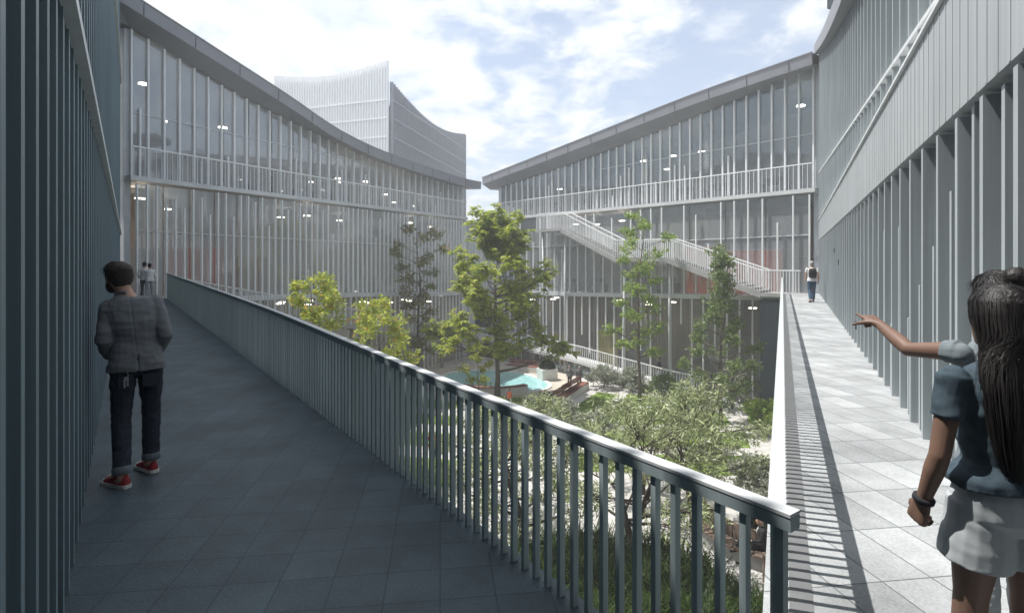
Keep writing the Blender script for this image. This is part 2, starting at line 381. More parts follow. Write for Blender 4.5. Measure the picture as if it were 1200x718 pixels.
# ------------------------------------------------------------------ side building on the right (pale fins)
RWH = [(-1, 7.0), (7, 6.3), (13, 7.0), (22, 9.2), (30.6, 11.7), (36, 13.3)]
b = empty('fin_clad_building', RW.at(0, 0, GZ), label='pale grey building of deep upright fins along the sunlit walkway', cat='building')
secs = []
for k in range(25):
    s = RW.len*k/24; h = interp(RWH, s)
    secs.append([RW.at(s, -.42, GZ), RW.at(s, -.42, 3.1), RW.at(s, -.30, 3.1), RW.at(s, -.30, h), RW.at(s, -6, h+.4), RW.at(s, -6, GZ)])
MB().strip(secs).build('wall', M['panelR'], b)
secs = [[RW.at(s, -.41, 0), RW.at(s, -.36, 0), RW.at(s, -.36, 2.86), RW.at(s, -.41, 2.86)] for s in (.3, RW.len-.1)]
MB().strip(secs).build('recess_shade_panel', M['gap_shade'], b)
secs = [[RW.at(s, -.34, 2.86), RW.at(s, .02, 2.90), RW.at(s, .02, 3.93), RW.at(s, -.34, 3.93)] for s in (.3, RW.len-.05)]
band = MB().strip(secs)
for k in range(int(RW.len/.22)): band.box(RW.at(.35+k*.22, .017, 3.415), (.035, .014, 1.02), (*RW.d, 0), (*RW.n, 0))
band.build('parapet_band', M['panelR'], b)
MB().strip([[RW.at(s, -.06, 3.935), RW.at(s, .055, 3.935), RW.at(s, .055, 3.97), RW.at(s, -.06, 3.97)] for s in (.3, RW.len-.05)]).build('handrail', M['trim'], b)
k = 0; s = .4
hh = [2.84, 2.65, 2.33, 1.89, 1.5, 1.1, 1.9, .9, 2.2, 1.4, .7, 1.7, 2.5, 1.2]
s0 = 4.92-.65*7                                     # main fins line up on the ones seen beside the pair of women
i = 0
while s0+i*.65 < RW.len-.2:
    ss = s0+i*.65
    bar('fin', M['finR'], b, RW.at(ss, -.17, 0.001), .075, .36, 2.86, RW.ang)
    if i % 4 != 1 or i < 14:
        h = hh[(i-7) % len(hh)] if i >= 7 else 2.2
        z0 = 0.001
        if i % 5 == 3: z0, h = h*.35, h*.8          # some of the short ribs stop above the floor
        bar('short_rib', M['finR'], b, RW.at(ss+.325, -.13, z0), .065, .22, h, RW.ang)
    i += 1
i = 0
RISE = lambda s: 3.95+max(0, s-6.4)*.0895
while .4+i*.55 < RW.len-.1:
    ss = .4+i*.55; h = interp(RWH, ss)-.03
    bar('upper_rib', M['finR'], b, RW.at(ss, -.13, 3.936), .055, .33, h-3.936, RW.ang); i += 1
MB().strip([[RW.at(s, -.05, RISE(s)), RW.at(s, .05, RISE(s)), RW.at(s, .05, RISE(s)+.045), RW.at(s, -.05, RISE(s)+.045)] for s in (.3, 6.4, RW.len-.05)]).build('sloping_rail', M['trim'], b)
secs = [[RW.at(s, -6, interp(RWH, s)+.43), RW.at(s, -6, interp(RWH, s)+.8), RW.at(s, .25, interp(RWH, s)+.55), RW.at(s, .25, interp(RWH, s)+.05), RW.at(s, -.25, interp(RWH, s)-.02)] for s in [RW.len*k/16 for k in range(17)]]
MB().strip(secs).build('roof', M['roof'], b)
# small dark intercom plates between the fins
for s, z in ((19.5, 1.72), (21.5, 2.1), (14.2, .42)):
    MB().box(RW.at(s, .015, z), (.10, .02, .16), (*RW.d, 0), (*RW.n, 0)).build('wall_plate', M['black'], b)
# roof corner that juts out above everything at the upper right
MB().prism([(15.0, 26.0), (17.6, 27.2), (22, 24), (18.0, 20.0)], 13.75, 14.35).build('roof_overhang', M['panelD'], b)

# ------------------------------------------------------------------ far facades
def facade(L, label, ztop, zglass, zmid, roof0, roof1, sp_up, sp_mid, sp_low, lampgroup, seed, side):
    rn = random.Random(seed); b = empty('glass_building', L.at(0, 0, GZ), label=label, cat='building')
    S5 = 5.73; n3 = (*L.n, 0); d3 = (*L.d, 0)
    # roof: overhanging fascia, soffit back to the glass, deep slab behind
    secs = []
    for k in range(31):
        s = roof0+(roof1-roof0)*k/30; zt = interp(ztop, s); zg = interp(zglass, s)
        secs.append([L.at(s, -9, zg+.35), L.at(s, -9, zt+.5), L.at(s, 1.2, zt), L.at(s, 1.15, zt-.62), L.at(s, .25, zg+.03)])
    MB().strip(secs).build('roof', M['roof'], b)
    s = roof0+1.2
    while s < roof1-.5:
        zt = interp(ztop, s); MB().box(L.at(s, 1.19, zt-.31), (.02, .03, .58), d3, n3).build('flashing_joint', M['panelD'], b); s += 2.4
    MB().strip([[L.at(s, 1.14, interp(ztop, s)-.01), L.at(s, 1.235, interp(ztop, s)-.01), L.at(s, 1.235, interp(ztop, s)+.05), L.at(s, 1.14, interp(ztop, s)+.05)] for s in [roof0+(roof1-roof0)*k/30 for k in range(31)]]).build('gutter', M['roof'], b)
    # slabs
    MB().prism([L.xy(0, .56), L.xy(L.len, .56), L.xy(L.len, -8.9), L.xy(0, -8.9)], S5-.22, S5).build('floor_slab', M['slab'], b)
    secs = []
    for k in range(12):
        s = L.len*k/11; z = interp(zmid, s)-.004
        secs.append([L.at(s, .56, z-.28), L.at(s, .56, z), L.at(s, -8.9, z), L.at(s, -8.9, z-.28)])
    MB().strip(secs).build('floor_slab', M['slab'], b)
    # back and end walls
    secs = []
    for k in range(12):
        s = L.len*k/11; secs.append([L.at(s, -7.4, GZ), L.at(s, -7.4, interp(zglass, s)+.2), L.at(s, -7.6, interp(zglass, s)+.2), L.at(s, -7.6, GZ)])
    MB().strip(secs).build('back_wall', M['inner'], b)
    for s in (.15, L.len-.15):
        MB().box(L.at(s, -4.0, (GZ+interp(zglass, s))/2), (.28, 7.9, interp(zglass, s)-GZ), d3, n3).build('end_wall', M['whiteD'], b)
    # glazing, one window to a bay
    def panes(sp, o, z0, z1, g, s_in=.3):
        n = max(1, round((L.len-2*s_in)/sp)); w = (L.len-2*s_in)/n
        for k in range(n):
            a, c = s_in+k*w+.03, s_in+(k+1)*w-.03
            vs = []
            for oo in (o-.012, o+.012):
                vs += [L.at(a, oo, z0(a)), L.at(c, oo, z0(c)), L.at(c, oo, z1(c)), L.at(a, oo, z1(a))]
            MB().face_mesh(vs, [(3,2,1,0),(4,5,6,7),(0,1,5,4),(1,2,6,5),(2,3,7,6),(3,0,4,7)]).build('window', g, b)
    zgf = lambda s: interp(zglass, s)
    zm = lambda s: interp(zmid, s)
    panes(sp_up*2, 0, lambda s: S5, zgf, M['glassUL' if side == 'left' else 'glassU'])
    panes(sp_mid*3, .25, zm, lambda s: S5-.33, M['glassML' if side == 'left' else 'glassM'])
    panes(sp_low*3, .2, lambda s: GZ, lambda s: zm(s)-.3, M['glassL'])
    # transoms
    MB().beam(L.at(.3, .03, S5+3.05), L.at(L.len*.55, .03, S5+3.05), .06, .05).build('transom', M['whiteD'], b)
    MB().beam(L.at(.3, .29, 3.2), L.at(L.len-.3, .29, 2.9), .06, .05).build('transom', M['whiteD'], b)
    # vertical fins of the three storeys
    fm = M['white']
    s = .25
    while s < L.len-.1:
        bar('mullion', fm, b, L.at(s, .08, S5+.002), .085, .12, interp(zglass, s)-S5, L.ang)
        if rn.random() < .28: bar('short_fin', fm, b, L.at(s+sp_up*.5, .09, S5+.002), .07, .12, (.2+.5*rn.random())*(interp(zglass, s)-S5), L.ang)
        s += sp_up
    s = .3
    while s < L.len-.1:
        full = rn.random() < .72; h = (S5-.33-zm(s))*(1 if full else .55+.4*rn.random())
        bar('fin', fm, b, L.at(s, .48, zm(s)+.002), .065, .11, h, L.ang); s += sp_mid
    s = .3
    while s < L.len-.1:
        full = rn.random() < .75; h = (zm(s)-.29-GZ); hh = h*(1 if full else .25+.55*rn.random())
        z0 = GZ+(0 if full else h-hh)
        bar('louvre', fm, b, L.at(s, .42, z0+.002), .06, .11, hh-.004, L.ang); s += sp_low
    # balcony railing along the upper slab
    r = MB(); r.beam(L.at(.1, .50, S5+1.37), L.at(L.len-.05, .50, S5+1.37), .07, .06)
    s = .15
    while s < L.len-.05:
        r.box(L.at(s, .50, S5+.67), (.022, .03, 1.33), d3, n3); s += .25
    r.build('balcony_railing', M['white'], b)
    # interior columns and a few rooms' worth of furniture
    s = 3.0
    while s < L.len-1:
        for z0, z1 in ((GZ, zm(s)-.29), (zm(s), S5-.33), (S5, interp(zglass, s)+.1)):
            MB().tube([L.at(s, -2.6, z0), L.at(s, -2.6, z1)], .17, 12).build('column', M['inner'], b, smooth=True)
        s += 5.2
    # pendant lamps hanging in the rooms
    zc = [(lambda s: S5-.33, 'middle'), (lambda s: zm(s)-.3, 'lower')]
    for fz, nm in zc:
        s = 1.7
        while s < L.len-1:
            for o in (-1.7, -4.6):
                if rn.random() < (.36 if nm == 'middle' else .5):
                    z = fz(s); ln = .35+.3*rn.random()
                    lamp(L.at(s+rn.uniform(-.3, .3), o, z-ln), ln, lampgroup+' on the '+nm+' floor', 'white disc lamp hung from the '+nm+' floor ceiling of the '+side+' glass building')
            s += 2.6
    s = 1.7
    while s < L.len-1:
        for o in (-1.6, -4.4):
            if rn.random() < .38:
                ln = 1.2+.8*rn.random(); z = interp(zglass, s)+.02+(.3*(-o)/9)
                lamp(L.at(s+rn.uniform(-.3, .3), o, z-ln), ln-.03, lampgroup+' on the top floor', 'white disc lamp hung under the sloping roof of the '+side+' glass building')
        s += 2.2
    return b
_lampme = {}
def lamp(p, ln, group, label):
    if not _lampme:
        d = MB().tube([(0,0,-.05),(0,0,-.045),(0,0,.0),(0,0,.02)], [.22,.24,.24,.07], 20); _lampme['d'] = d.mesh('disc', M['lamp'], smooth=False)
        _lampme['c'] = MB().box((0, 0, .5), (.014, .014, 1)).mesh('cord', M['dark'])
    r = empty('pendant_lamp', p, label=label, cat='lamp', group=group)
    link('disc', _lampme['d'], r); c = link('cord', _lampme['c'], r, (0, 0, .015)); c.scale = (1, 1, ln-.01)
    return r

FLtop = [(-1,14.0),(3.1,12.85),(8,11.47),(12.1,10.22),(16.7,9.53),(26.2,8.98),(29.5,9.02)]
FLgl = [(.3,12.67),(5.6,11.06),(13.3,9.58),(16.5,9.05),(27.1,8.44),(29.5,8.4)]
FLmid = [(0,-.02),(13.3,-.39),(25,-.92),(28,-.95)]
FRtop = [(-.5,12.9),(7,12.26),(16,11.14),(29.5,9.52)]
FRgl = [(.3,12.4),(7.65,11.15),(17.1,9.77),(28.9,8.5)]
FRmid = [(0,-.02),(1.9,-.2),(6.5,-.35),(21.5,-.84),(28.5,-.95)]
bFL = facade(FL, 'long glass building under a sagging roof on the left, behind the yellow leaved trees', FLtop, FLgl, FLmid, -.95, 29.2, .744, .44, .5, 'disc lamps in the left building', 3, 'left')
bFR = facade(FR, 'long glass building with the outdoor stair under a rising roof on the right', FRtop, FRgl, FRmid, -.1, 29.0, .76, .86, .80, 'disc lamps in the right building', 5, 'right')

# rooms: partitions and desks inside the two glass buildings
def block(name, L, s, o, z, size, m, label, cat, group=None):
    r = empty(name, L.at(s, o, z), label=label, cat=cat, group=group)
    return r
def partition(L, s, o, z, w, h, m, label):
    r = empty('partition', L.at(s, o, z), label=label, cat='partition')
    d3 = (*L.d, 0); n3 = (*L.n, 0)
    MB().box(L.at(s, o, z+h/2), (w, .12, h), d3, n3).build('panel', m, r)
    MB().box(L.at(s, o, z+h+.03), (w+.06, .18, .06), d3, n3).build('cap_rail', M['whiteD'], r)
zmL = lambda s: interp(FLmid, s); zmR = lambda s: interp(FRmid, s)
partition(FL, 1.6, -2.8, zmL(1.6), 2.2, 2.5, M['inner'], 'pale partition inside the left building beside the couple in white')
partition(FL, 5.2, -3.6, zmL(5.2), 4.0, 2.7, M['orange'], 'wide orange red partition inside the left building')
partition(FL, 9.6, -4.6, zmL(9.6), 2.6, 2.3, M['wood_in'], 'brown timber partition inside the left building')
partition(FR, 4.0, -.7, zmR(4.0), 3.4, 2.7, M['orange'], 'orange red partition inside the right building, left of the backpack man')
partition(FR, 7.6, -.8, zmR(7.6), 2.2, 3.1, M['orange'], 'tall orange red partition inside the right building above the landing')
partition(FR, 2.0, -4.4, zmR(2), 2.0, 2.2, M['wood_in'], 'brown timber partition inside the right building, nearest the sunlit walkway')
partition(FR, 15.2, -.35, GZ, 1.9, 3.4, M['yellow'], 'tall yellow door panel behind the lower glazing')
partition(FR, 21.5, -1.2, GZ, 1.6, 2.6, M['yellow'], 'short yellow panel behind the lower glazing near the pool')
partition(FR, 24.0, -2.2, zmR(24), 3.2, 2.6, M['wood_in'], 'brown timber partition inside the right building below the upper stair landing')
desk_lab = 'dark desk with low screens standing inside the glass buildings'
def desk(L, s, o, z):
    r = empty('desk', L.at(s, o, z), L.ang, label=desk_lab, cat='desk', group='desks inside the glass buildings')
    MB().box((0, 0, .72), (1.6, .7, .05)).build('desk_top', M['wood_in'], r, local=True)
    for x in (-.72, .72): MB().box((x, 0, .345), (.05, .6, .69)).build('leg', M['dark'], r, local=True)
    for x in (-.4, .4):
        q = MB().box((x, 0, .97), (.5, .03, .32)).box((x, 0, .78), (.05, .05, .06)); q.build('screen', M['dark'], r, local=True)
for s in (2.2, 6.0, 8.4, 11.5, 14.5, 18.0, 21.5, 24.5): desk(FL, s, -1.6, 5.73); desk(FR, s+.8, -1.5, 5.73)
for s in (7.5, 10.5, 13.5, 17, 20.0, 22.5): desk(FR, s, -1.4, zmR(s+.9)); desk(FL, s+4, -1.5, zmL(s+4.9))

# ------------------------------------------------------------------ link between the two glass buildings
b = empty('link_building', (-2.9, 51.2, GZ), label='low link block between the two glass buildings below the gap of sky', cat='building')
MB().prism([(-4.6, 50.6), (-1.2, 52.0), (-1.4, 54.5), (-5, 53)], GZ, 5.2).build('wall', M['whiteD'], b)
MB().prism([(-4.75, 50.2), (-1.0, 51.75), (-1.2, 54.7), (-5.2, 53.2)], 5.2, 5.5).build('roof', M['roof'], b)
for k in range(7):
    t = k/6.0; bar('fin', M['white'], b, (-4.45+3.1*t, 50.52+1.3*t, GZ+.002), .08, .12, 12.1, .39)
MB().box((-2.7, 51.15, -3.2), (1.6, .05, 2.4), (.925, .38, 0), (-.38, .925, 0)).build('window', M['dark'], b)

# ------------------------------------------------------------------ tower beyond
b = empty('tower', (-19.1, 85, GZ), label='tall pale tower with concave top rising behind the left roof', cat='tower')
C0 = Vector((-19.1, 85)); A1 = Vector((-39.5, 92.0)); B1 = Vector((-11, 123)); bk = Vector((-33, 132))
MB().prism([tuple(A1), tuple(C0), tuple(B1), tuple(bk)], GZ, 26.0).build('core', M['tower'], b)
TW = Line(C0, A1, (-.3, -1)); TS = Line(C0, B1, (1, -.2))
for L, f, nm in ((TW, lambda t: 32.8-1.2*math.sin(math.pi*t), 'screen'), (TS, lambda t: 29.6+.6*t-2.3*math.sin(math.pi*min(1, t*1.02)), 'screen')):
    secs = []
    for k in range(17):
        t = k/16; s = L.len*t; secs.append([L.at(s, .1, GZ), L.at(s, .35, GZ), L.at(s, .35, f(t)), L.at(s, .1, f(t))])
    MB().strip(secs).build(nm, M['tower_glare'] if L is TW else M['tower'], b)
    k = 0; n = 44 if L is TW else 46
    for k in range(n+1):
        t = k/n; s = L.len*t; bar('fin', M['tower_glare' if L is TW else 'towerside'], b, L.at(s, .52, GZ+.01), .16 if L is TW else .09, .34, f(t)-GZ-.02, L.ang)
    for z in (26.7, 23.9, 21.0, 18.2, 15.4, 12.6):
        MB().beam(L.at(0, .5, z), L.at(L.len, .5, z), .5, .22).build('floor_band', M['towerside'] if L is TS else M['tower_glare'], b)

# ------------------------------------------------------------------ railings of the two walkways
def lrh(s):                                            # its rail climbs slightly towards the far end
    return interp([(0, .875), (2.6, .90), (8.3, 1.02), (29.2, 1.2)], s)
b = empty('railing', LR.at(0, 0, 0), label='long dark grey railing of flat balusters beside the shaded walkway', cat='railing')
secs = []
for k in range(26):
    s = -.02+(LR.len+.02)*k/25; h = lrh(s)
    secs.append([LR.at(s, -.03, h-.048), LR.at(s, .03, h-.048), LR.at(s, .032, h-.004), LR.at(s, .028, h), LR.at(s, -.028, h), LR.at(s, -.032, h-.004)])
MB().strip(secs).build('handrail', M['rail'], b)
secs = [[LR.at(s, -.034, lrh(s)+.002), LR.at(s, .034, lrh(s)+.002), LR.at(s, .034, lrh(s)+.014), LR.at(s, -.034, lrh(s)+.014)] for s in [LR.len*k/25-.02 for k in range(26)]]
MB().strip(secs).build('skylit_top_strip', M['skylit_top'], b)
rest = MB(); sp = .1037; k = 0
MB().box(LR.at(.03, 0, .42), (.034, .034, .828), (*LR.d, 0), (*LR.n, 0)).build('post', M['rail'], b)
while .165+k*sp < LR.len:
    s = .165+k*sp; h = lrh(s)-.048
    if k < 100: bar('baluster', M['rail'], b, LR.at(s, 0, 0.001), .026, .034, h, LR.ang)
    else: rest.box(LR.at(s, 0, h/2), (.030, .040, h), (*LR.d, 0), (*LR.n, 0))
    k += 1
tag(rest.build('far_baluster', M['rail'], b), kind='stuff')

b = empty('railing', RR.at(0, 0, 0), label='pale topped railing casting striped shadow beside the sunlit walkway', cat='railing')
secs = [[RR.at(s, -.03, .830), RR.at(s, .03, .830), RR.at(s, .03, .872), RR.at(s, -.03, .872)] for s in (.0, RR.len)]
MB().strip(secs).build('handrail', M['rail_r'], b)
rest = MB(); k = 0
while .1+k*.1037 < RR.len:
    s = .1+k*.1037
    if k < 100: bar('baluster', M['rail'], b, RR.at(s, 0, 0.0), .026, .044, .83, RR.ang)
    else: rest.box(RR.at(s, 0, .415), (.026, .044, .83), (*RR.d, 0), (*RR.n, 0))
    k += 1
tag(rest.build('far_baluster', M['rail'], b), kind='stuff')
# drain grating along that railing
struct('drain_strip', MB().prism([RR.xy(.3, -.05), RR.xy(RR.len-.3, -.05), RR.xy(RR.len-.3, -.16), RR.xy(.3, -.16)], -.002, .0015), M['strip'])

# generic sloped railing following points
def rail_run(name, pts, h, sp, m, label=None, cat=None, parent=None, post=1.6):
    r = parent or empty(name, pts[0], label=label, cat=cat)
    hd = MB(); bars = MB()
    for p, q in zip(pts[:-1], pts[1:]):
        p = Vector(p); q = Vector(q); hd.beam(p+Vector((0,0,h)), q+Vector((0,0,h)), .07, .06)
        L = (q-p).length; n = max(1, int(L/sp)); d = (q-p)
        for i in range(n):
            c = p+d*(i+.5)/n; bars.box(c+Vector((0,0,h/2+.01)), (.026, .04, h-.06), (d.x, d.y, 0), (-d.y, d.x, 0))
    hd.build('handrail', m, r); bars.build('baluster_row', m, r)
    return r

# ------------------------------------------------------------------ ramp along the far left facade
def flp(s, o):
    z = max(-5.55, -.004-max(0, s-1.0)*.207); return FL.at(s, o, z)
secs = [[flp(s, .6)-Vector((0,0,.25)), flp(s, 1.9)-Vector((0,0,.25)), flp(s, 1.9), flp(s, .6)] for s in (1.0, 5, 10, 15, 20, 24, 27.8, 30.3)]
r = empty('ramp', FL.at(1, 1.2, 0), label='long ramp sloping down in front of the left glass building', cat='ramp')
MB().strip(secs).build('deck', M['concrete'], r)
for s in (8, 13, 18, 23):
    p = flp(s, 1.3); MB().tube([(p.x, p.y, GZ), (p.x, p.y, p.z-.25)], .12, 12).build('column', M['concrete'], r, smooth=True)
rail_run('railing', [flp(s, 1.85) for s in (1.0, 5, 10, 15, 20, 24, 27.8)], 1.05, .19, M['whiteD'], 'pale railing sloping down the ramp before the left glass building', 'railing')
def frp(s, o):
    return FR.at(s, o, interp([(2, GZ), (3.6, GZ), (6.0, -6.42), (8.4, -6.36), (18.1, -5.62), (30, -5.5)], s))
ss = [3.4, 6, 8.4, 12, 16, 20, 24, 28, 29.6]
secs = [[frp(s, .6)-Vector((0,0,.22)), frp(s, 1.9)-Vector((0,0,.22)), frp(s, 1.9), frp(s, .6)] for s in ss]
r = empty('ramp', frp(8, 1.2), label='low ramp along the foot of the right glass building', cat='ramp')
MB().strip(secs).build('deck', M['slab'], r)
for s in (10, 14, 18, 22, 26):
    p = frp(s, 1.3); MB().tube([(p.x, p.y, GZ), (p.x, p.y, p.z-.22)], .12, 12).build('column', M['concrete'], r, smooth=True)
rail_run('railing', [frp(s, 1.85) for s in ss[1:]], 1.1, .19, M['white'], 'white railing of the low ramp at the foot of the right glass building', 'railing')

# ------------------------------------------------------------------ outdoor stair on the far right facade
st = empty('outdoor_stair', FR.at(5, 1.2, 0), label='grey outdoor stair climbing across the right glass building', cat='stair')
SA, SB, SC, SD, SE = 2.3, 8.4, 12.5, 17.9, 20.8       # landing | flight up | landing | flight up | top landing
SZ = lambda s: interp1(s)
def interp1(s):
    pts = [(-.2, 0), (SA, 0), (SB, 1.95), (SC, 1.95), (SD, 4.3), (SE, 4.3)]
    for (x0, y0), (x1, y1) in zip(pts[:-1], pts[1:]):
        if s <= x1: return y0+(y1-y0)*max(0, s-x0)/(x1-x0)
    return 4.3
for s0, s1, z, nm in ((-.0, SA, 0, 'landing'), (SB, SC, 1.95, 'landing'), (SD, SE, 4.3, 'landing')):
    MB().prism([FR.xy(s0, .62), FR.xy(s1, .62), FR.xy(s1, 2.0), FR.xy(s0, 2.0)], z-.2, z-.006).build(nm, M['concrete'], st)
for s0, s1, z0, z1 in ((SA, SB, 0, 1.95), (SC, SD, 1.95, 4.3)):
    n = 13; tr = MB(); sg = MB()
    for i in range(n):
        a = s0+(s1-s0)*i/n; c = s0+(s1-s0)*(i+1)/n; z = z0+(z1-z0)*(i+1)/(n+1)
        tr.prism([FR.xy(a, .7), FR.xy(c+.03, .7), FR.xy(c+.03, 1.92), FR.xy(a, 1.92)], z-.06, z)
    tr.build('tread', M['concrete'], st)
    for o in (.66, 1.96):
        sg = MB(); sg.strip([[FR.at(s, o-.03, zz-.30), FR.at(s, o+.03, zz-.30), FR.at(s, o+.03, zz+.06), FR.at(s, o-.03, zz+.06)] for s, zz in ((s0, z0), (s1, z1))]).build('stringer', M['concrete'], st)
for o in (1.9, .75):
    pts = [FR.at(s, o, interp1(s)) for s in (.2 if o > 1 else SA, SA, SB, SC, SD, SE)]
    if o < 1: pts = pts[1:]
    rl = empty('railing', (0,0,0)); rl.parent = st; rl.location = (0,0,0); OFF[rl.name] = OFF[st.name]
    rail_run('railing', pts, 1.25, .16, M['white'], parent=rl)
for s in (8.6, 12.3, 18.1, 20.6):
    MB().tube([FR.at(s, 1.3, GZ), FR.at(s, 1.3, interp1(s)-.2)], .09, 12).build('column', M['whiteD'], st, smooth=True)
# dark end wall under the landing
tag(MB().prism([FR.xy(.1, 1.9), FR.xy(2.35, 1.9), FR.xy(2.35, 1.5), FR.xy(.1, 1.5)], GZ, -.36).build('retaining_wall', M['panelD']), 'dark retaining wall under the landing at the end of the sunlit walkway', 'wall')

# ------------------------------------------------------------------ courtyard floor, pool, lawns
def smooth_poly(pts, n=6):
    out = []; m = len(pts)
    for i in range(m):
        p0, p1, p2, p3 = [Vector(pts[(i+j-1) % m]) for j in range(4)]
        for k in range(n):
            t = k/n; q = .5*((2*p1)+(-p0+p2)*t+(2*p0-5*p1+4*p2-p3)*t*t+(-p0+3*p1-3*p2+p3)*t**3); out.append((q.x, q.y))
    return out
def grow(poly, g):
    cx = sum(p[0] for p in poly)/len(poly); cy = sum(p[1] for p in poly)/len(poly); out = []
    n = len(poly)
    for i in range(n):
        a = Vector(poly[i-1]); c = Vector(poly[(i+1) % n]); d = (c-a).normalized(); nn = Vector((d.y, -d.x))
        if nn.dot(Vector(poly[i])-Vector((cx, cy))) < 0: nn = -nn
        out.append((poly[i][0]+nn.x*g, poly[i][1]+nn.y*g))
    return out
pool = smooth_poly([(-5.3,40.6),(-4.4,42.9),(-2.2,43.6),(.2,42.8),(1.7,40.8),(2.5,38.9),(2.2,37.3),(.7,36.4),(-1.2,37.0),(-2.8,38.2),(-4.3,38.9)])
def sheet(name, poly, z, m): return struct(name, MB().face_mesh([(p[0], p[1], z) for p in poly], [tuple(range(len(poly)))]), m)
deckp = smooth_poly([(-7.2,41.5),(-5.2,45.2),(-1.5,46.0),(2.2,44.6),(4.6,41.5),(4.8,38.2),(3.6,35.2),(.5,34.6),(-2.4,35.6),(-5.4,37.6)])
sheet('pool_deck', deckp, GZ+.006, M['pooldeck'])
sheet('pool_water', pool, GZ+.03, M['water'])
cp = MB(); po = grow(pool, .28); n = len(pool)
for i in range(n):
    j = (i+1) % n
    cp.strip([[(*pool[i], GZ), (*po[i], GZ), (*po[i], GZ+.09), (*pool[i], GZ+.09)], [(*pool[j], GZ), (*po[j], GZ), (*po[j], GZ+.09), (*pool[j], GZ+.09)]])
struct('pool_coping', cp, M['stonew'])

def turf(poly, i):
    o = struct('lawn', MB().face_mesh([(p[0], p[1], GZ+.012) for p in poly], [tuple(range(len(poly)))]), M['lawn'])
lawns = [
 [(-1.6,33.9),(.9,33.2),(1.9,34.9),(0.6,35.0),(-1.2,35.3)],
 [(2.6,30.6),(5.0,31.2),(6.8,35.8),(5.8,36.6),(4.2,33.6)],
 [(4.4,29.2),(11.8,29.2),(12.0,31.4),(6.2,32.6)],
 [(3.4,26.0),(11.2,25.6),(11.9,28.0),(3.9,28.2)],
 [(6.6,33.2),(11.2,32.4),(10.8,34.4),(7.6,36.0)],
 [(2.4,22.8),(10.2,22.2),(10.9,24.5),(2.9,24.9)],
 [(-8.6,33.6),(-3.4,32.2),(-3.0,33.9),(-7.6,35.6)],
 [(-9.4,30.4),(-3.0,29.0),(-3.0,30.8),(-9.2,32.2)],
 [(-9.6,27.0),(-3.0,25.6),(-2.9,27.6),(-9.6,29.0)],
 [(-8.8,22.6),(-2.4,21.2),(-2.4,24.0),(-9.3,25.4)],
 [(-7.2,17.8),(-4.0,17.0),(-3.4,20.0),(-8.2,21.2)],
]
for i, p in enumerate(lawns): turf(p, i)
# long grass bed with a stone kerb, just under the near railing
bedp = smooth_poly([(-1.5,12.5),(-1.3,15.4),(.8,16.6),(3.4,16.5),(5.2,15.5),(6.0,13.6),(5.9,11.6),(3.5,10.2),(.5,10.4)])
struct('planting_bed', MB().prism(bedp, GZ, GZ+.18), M['soil'])
kb = MB(); po = grow(bedp, .16); n = len(bedp)
for i in range(n):
    j = (i+1) % n
    kb.strip([[(*bedp[i], GZ), (*po[i], GZ), (*po[i], GZ+.22), (*bedp[i], GZ+.22)], [(*bedp[j], GZ), (*po[j], GZ), (*po[j], GZ+.22), (*bedp[j], GZ+.22)]])
struct('bed_kerb', kb, M['stonew'])
def inside(p, poly):
    c = False; n = len(poly)
    for i in range(n):
        a, b_ = poly[i], poly[i-1]
        if (a[1] > p[1]) != (b_[1] > p[1]) and p[0] < (b_[0]-a[0])*(p[1]-a[1])/(b_[1]-a[1])+a[0]: c = not c
    return c
def blades(name, poly, count, hmin, hmax, m, seed, z=GZ+.17, w=.018, label=None):
    rn = random.Random(seed); V = []; F = []
    xs = [p[0] for p in poly]; ys = [p[1] for p in poly]
    tufts = []
    while len(tufts) < count//14:
        p = (rn.uniform(min(xs), max(xs)), rn.uniform(min(ys), max(ys)))
        if inside(p, poly): tufts.append(p)
    for tx, ty in tufts:
        hh = rn.uniform(hmin, hmax)
        for _ in range(14):
            x = tx+rn.gauss(0, .07); y = ty+rn.gauss(0, .07); a = rn.uniform(0, 6.283); h = hh*rn.uniform(.6, 1.1); l = h*rn.uniform(.3, 1.0)
            dx, dy = math.cos(a), math.sin(a); ww = w*rn.uniform(.7, 1.4); k = len(V)
            for t, wt in ((0, 1), (.5, .9), (1, .08)):
                cx_, cy_, cz = x+dx*l*t*t, y+dy*l*t*t, z+h*(t-.28*t*t*(l/h))
                V.append((cx_-dy*ww*wt, cy_+dx*ww*wt, cz)); V.append((cx_+dy*ww*wt, cy_-dx*ww*wt, cz))
            F.append((k, k+1, k+3, k+2)); F.append((k+2, k+3, k+5, k+4))
    o = MB().face_mesh(V, F).build(name, m)
    return tag(o, label, 'grass', kind='stuff')
blades('long_grass', bedp, 15000, .45, .95, M['grass'], 21, label='long dark green grass filling the kerbed bed below the railing')
for i, p in enumerate(lawns):
    xs = [q[0] for q in p]; ys = [q[1] for q in p]; A = (max(xs)-min(xs))*(max(ys)-min(ys))
    blades('lawn_grass', p, int(A*110), .07, .14, M['lawngrass'], 50+i, z=GZ+.01, w=.012, label='short mown grass of the courtyard lawns')

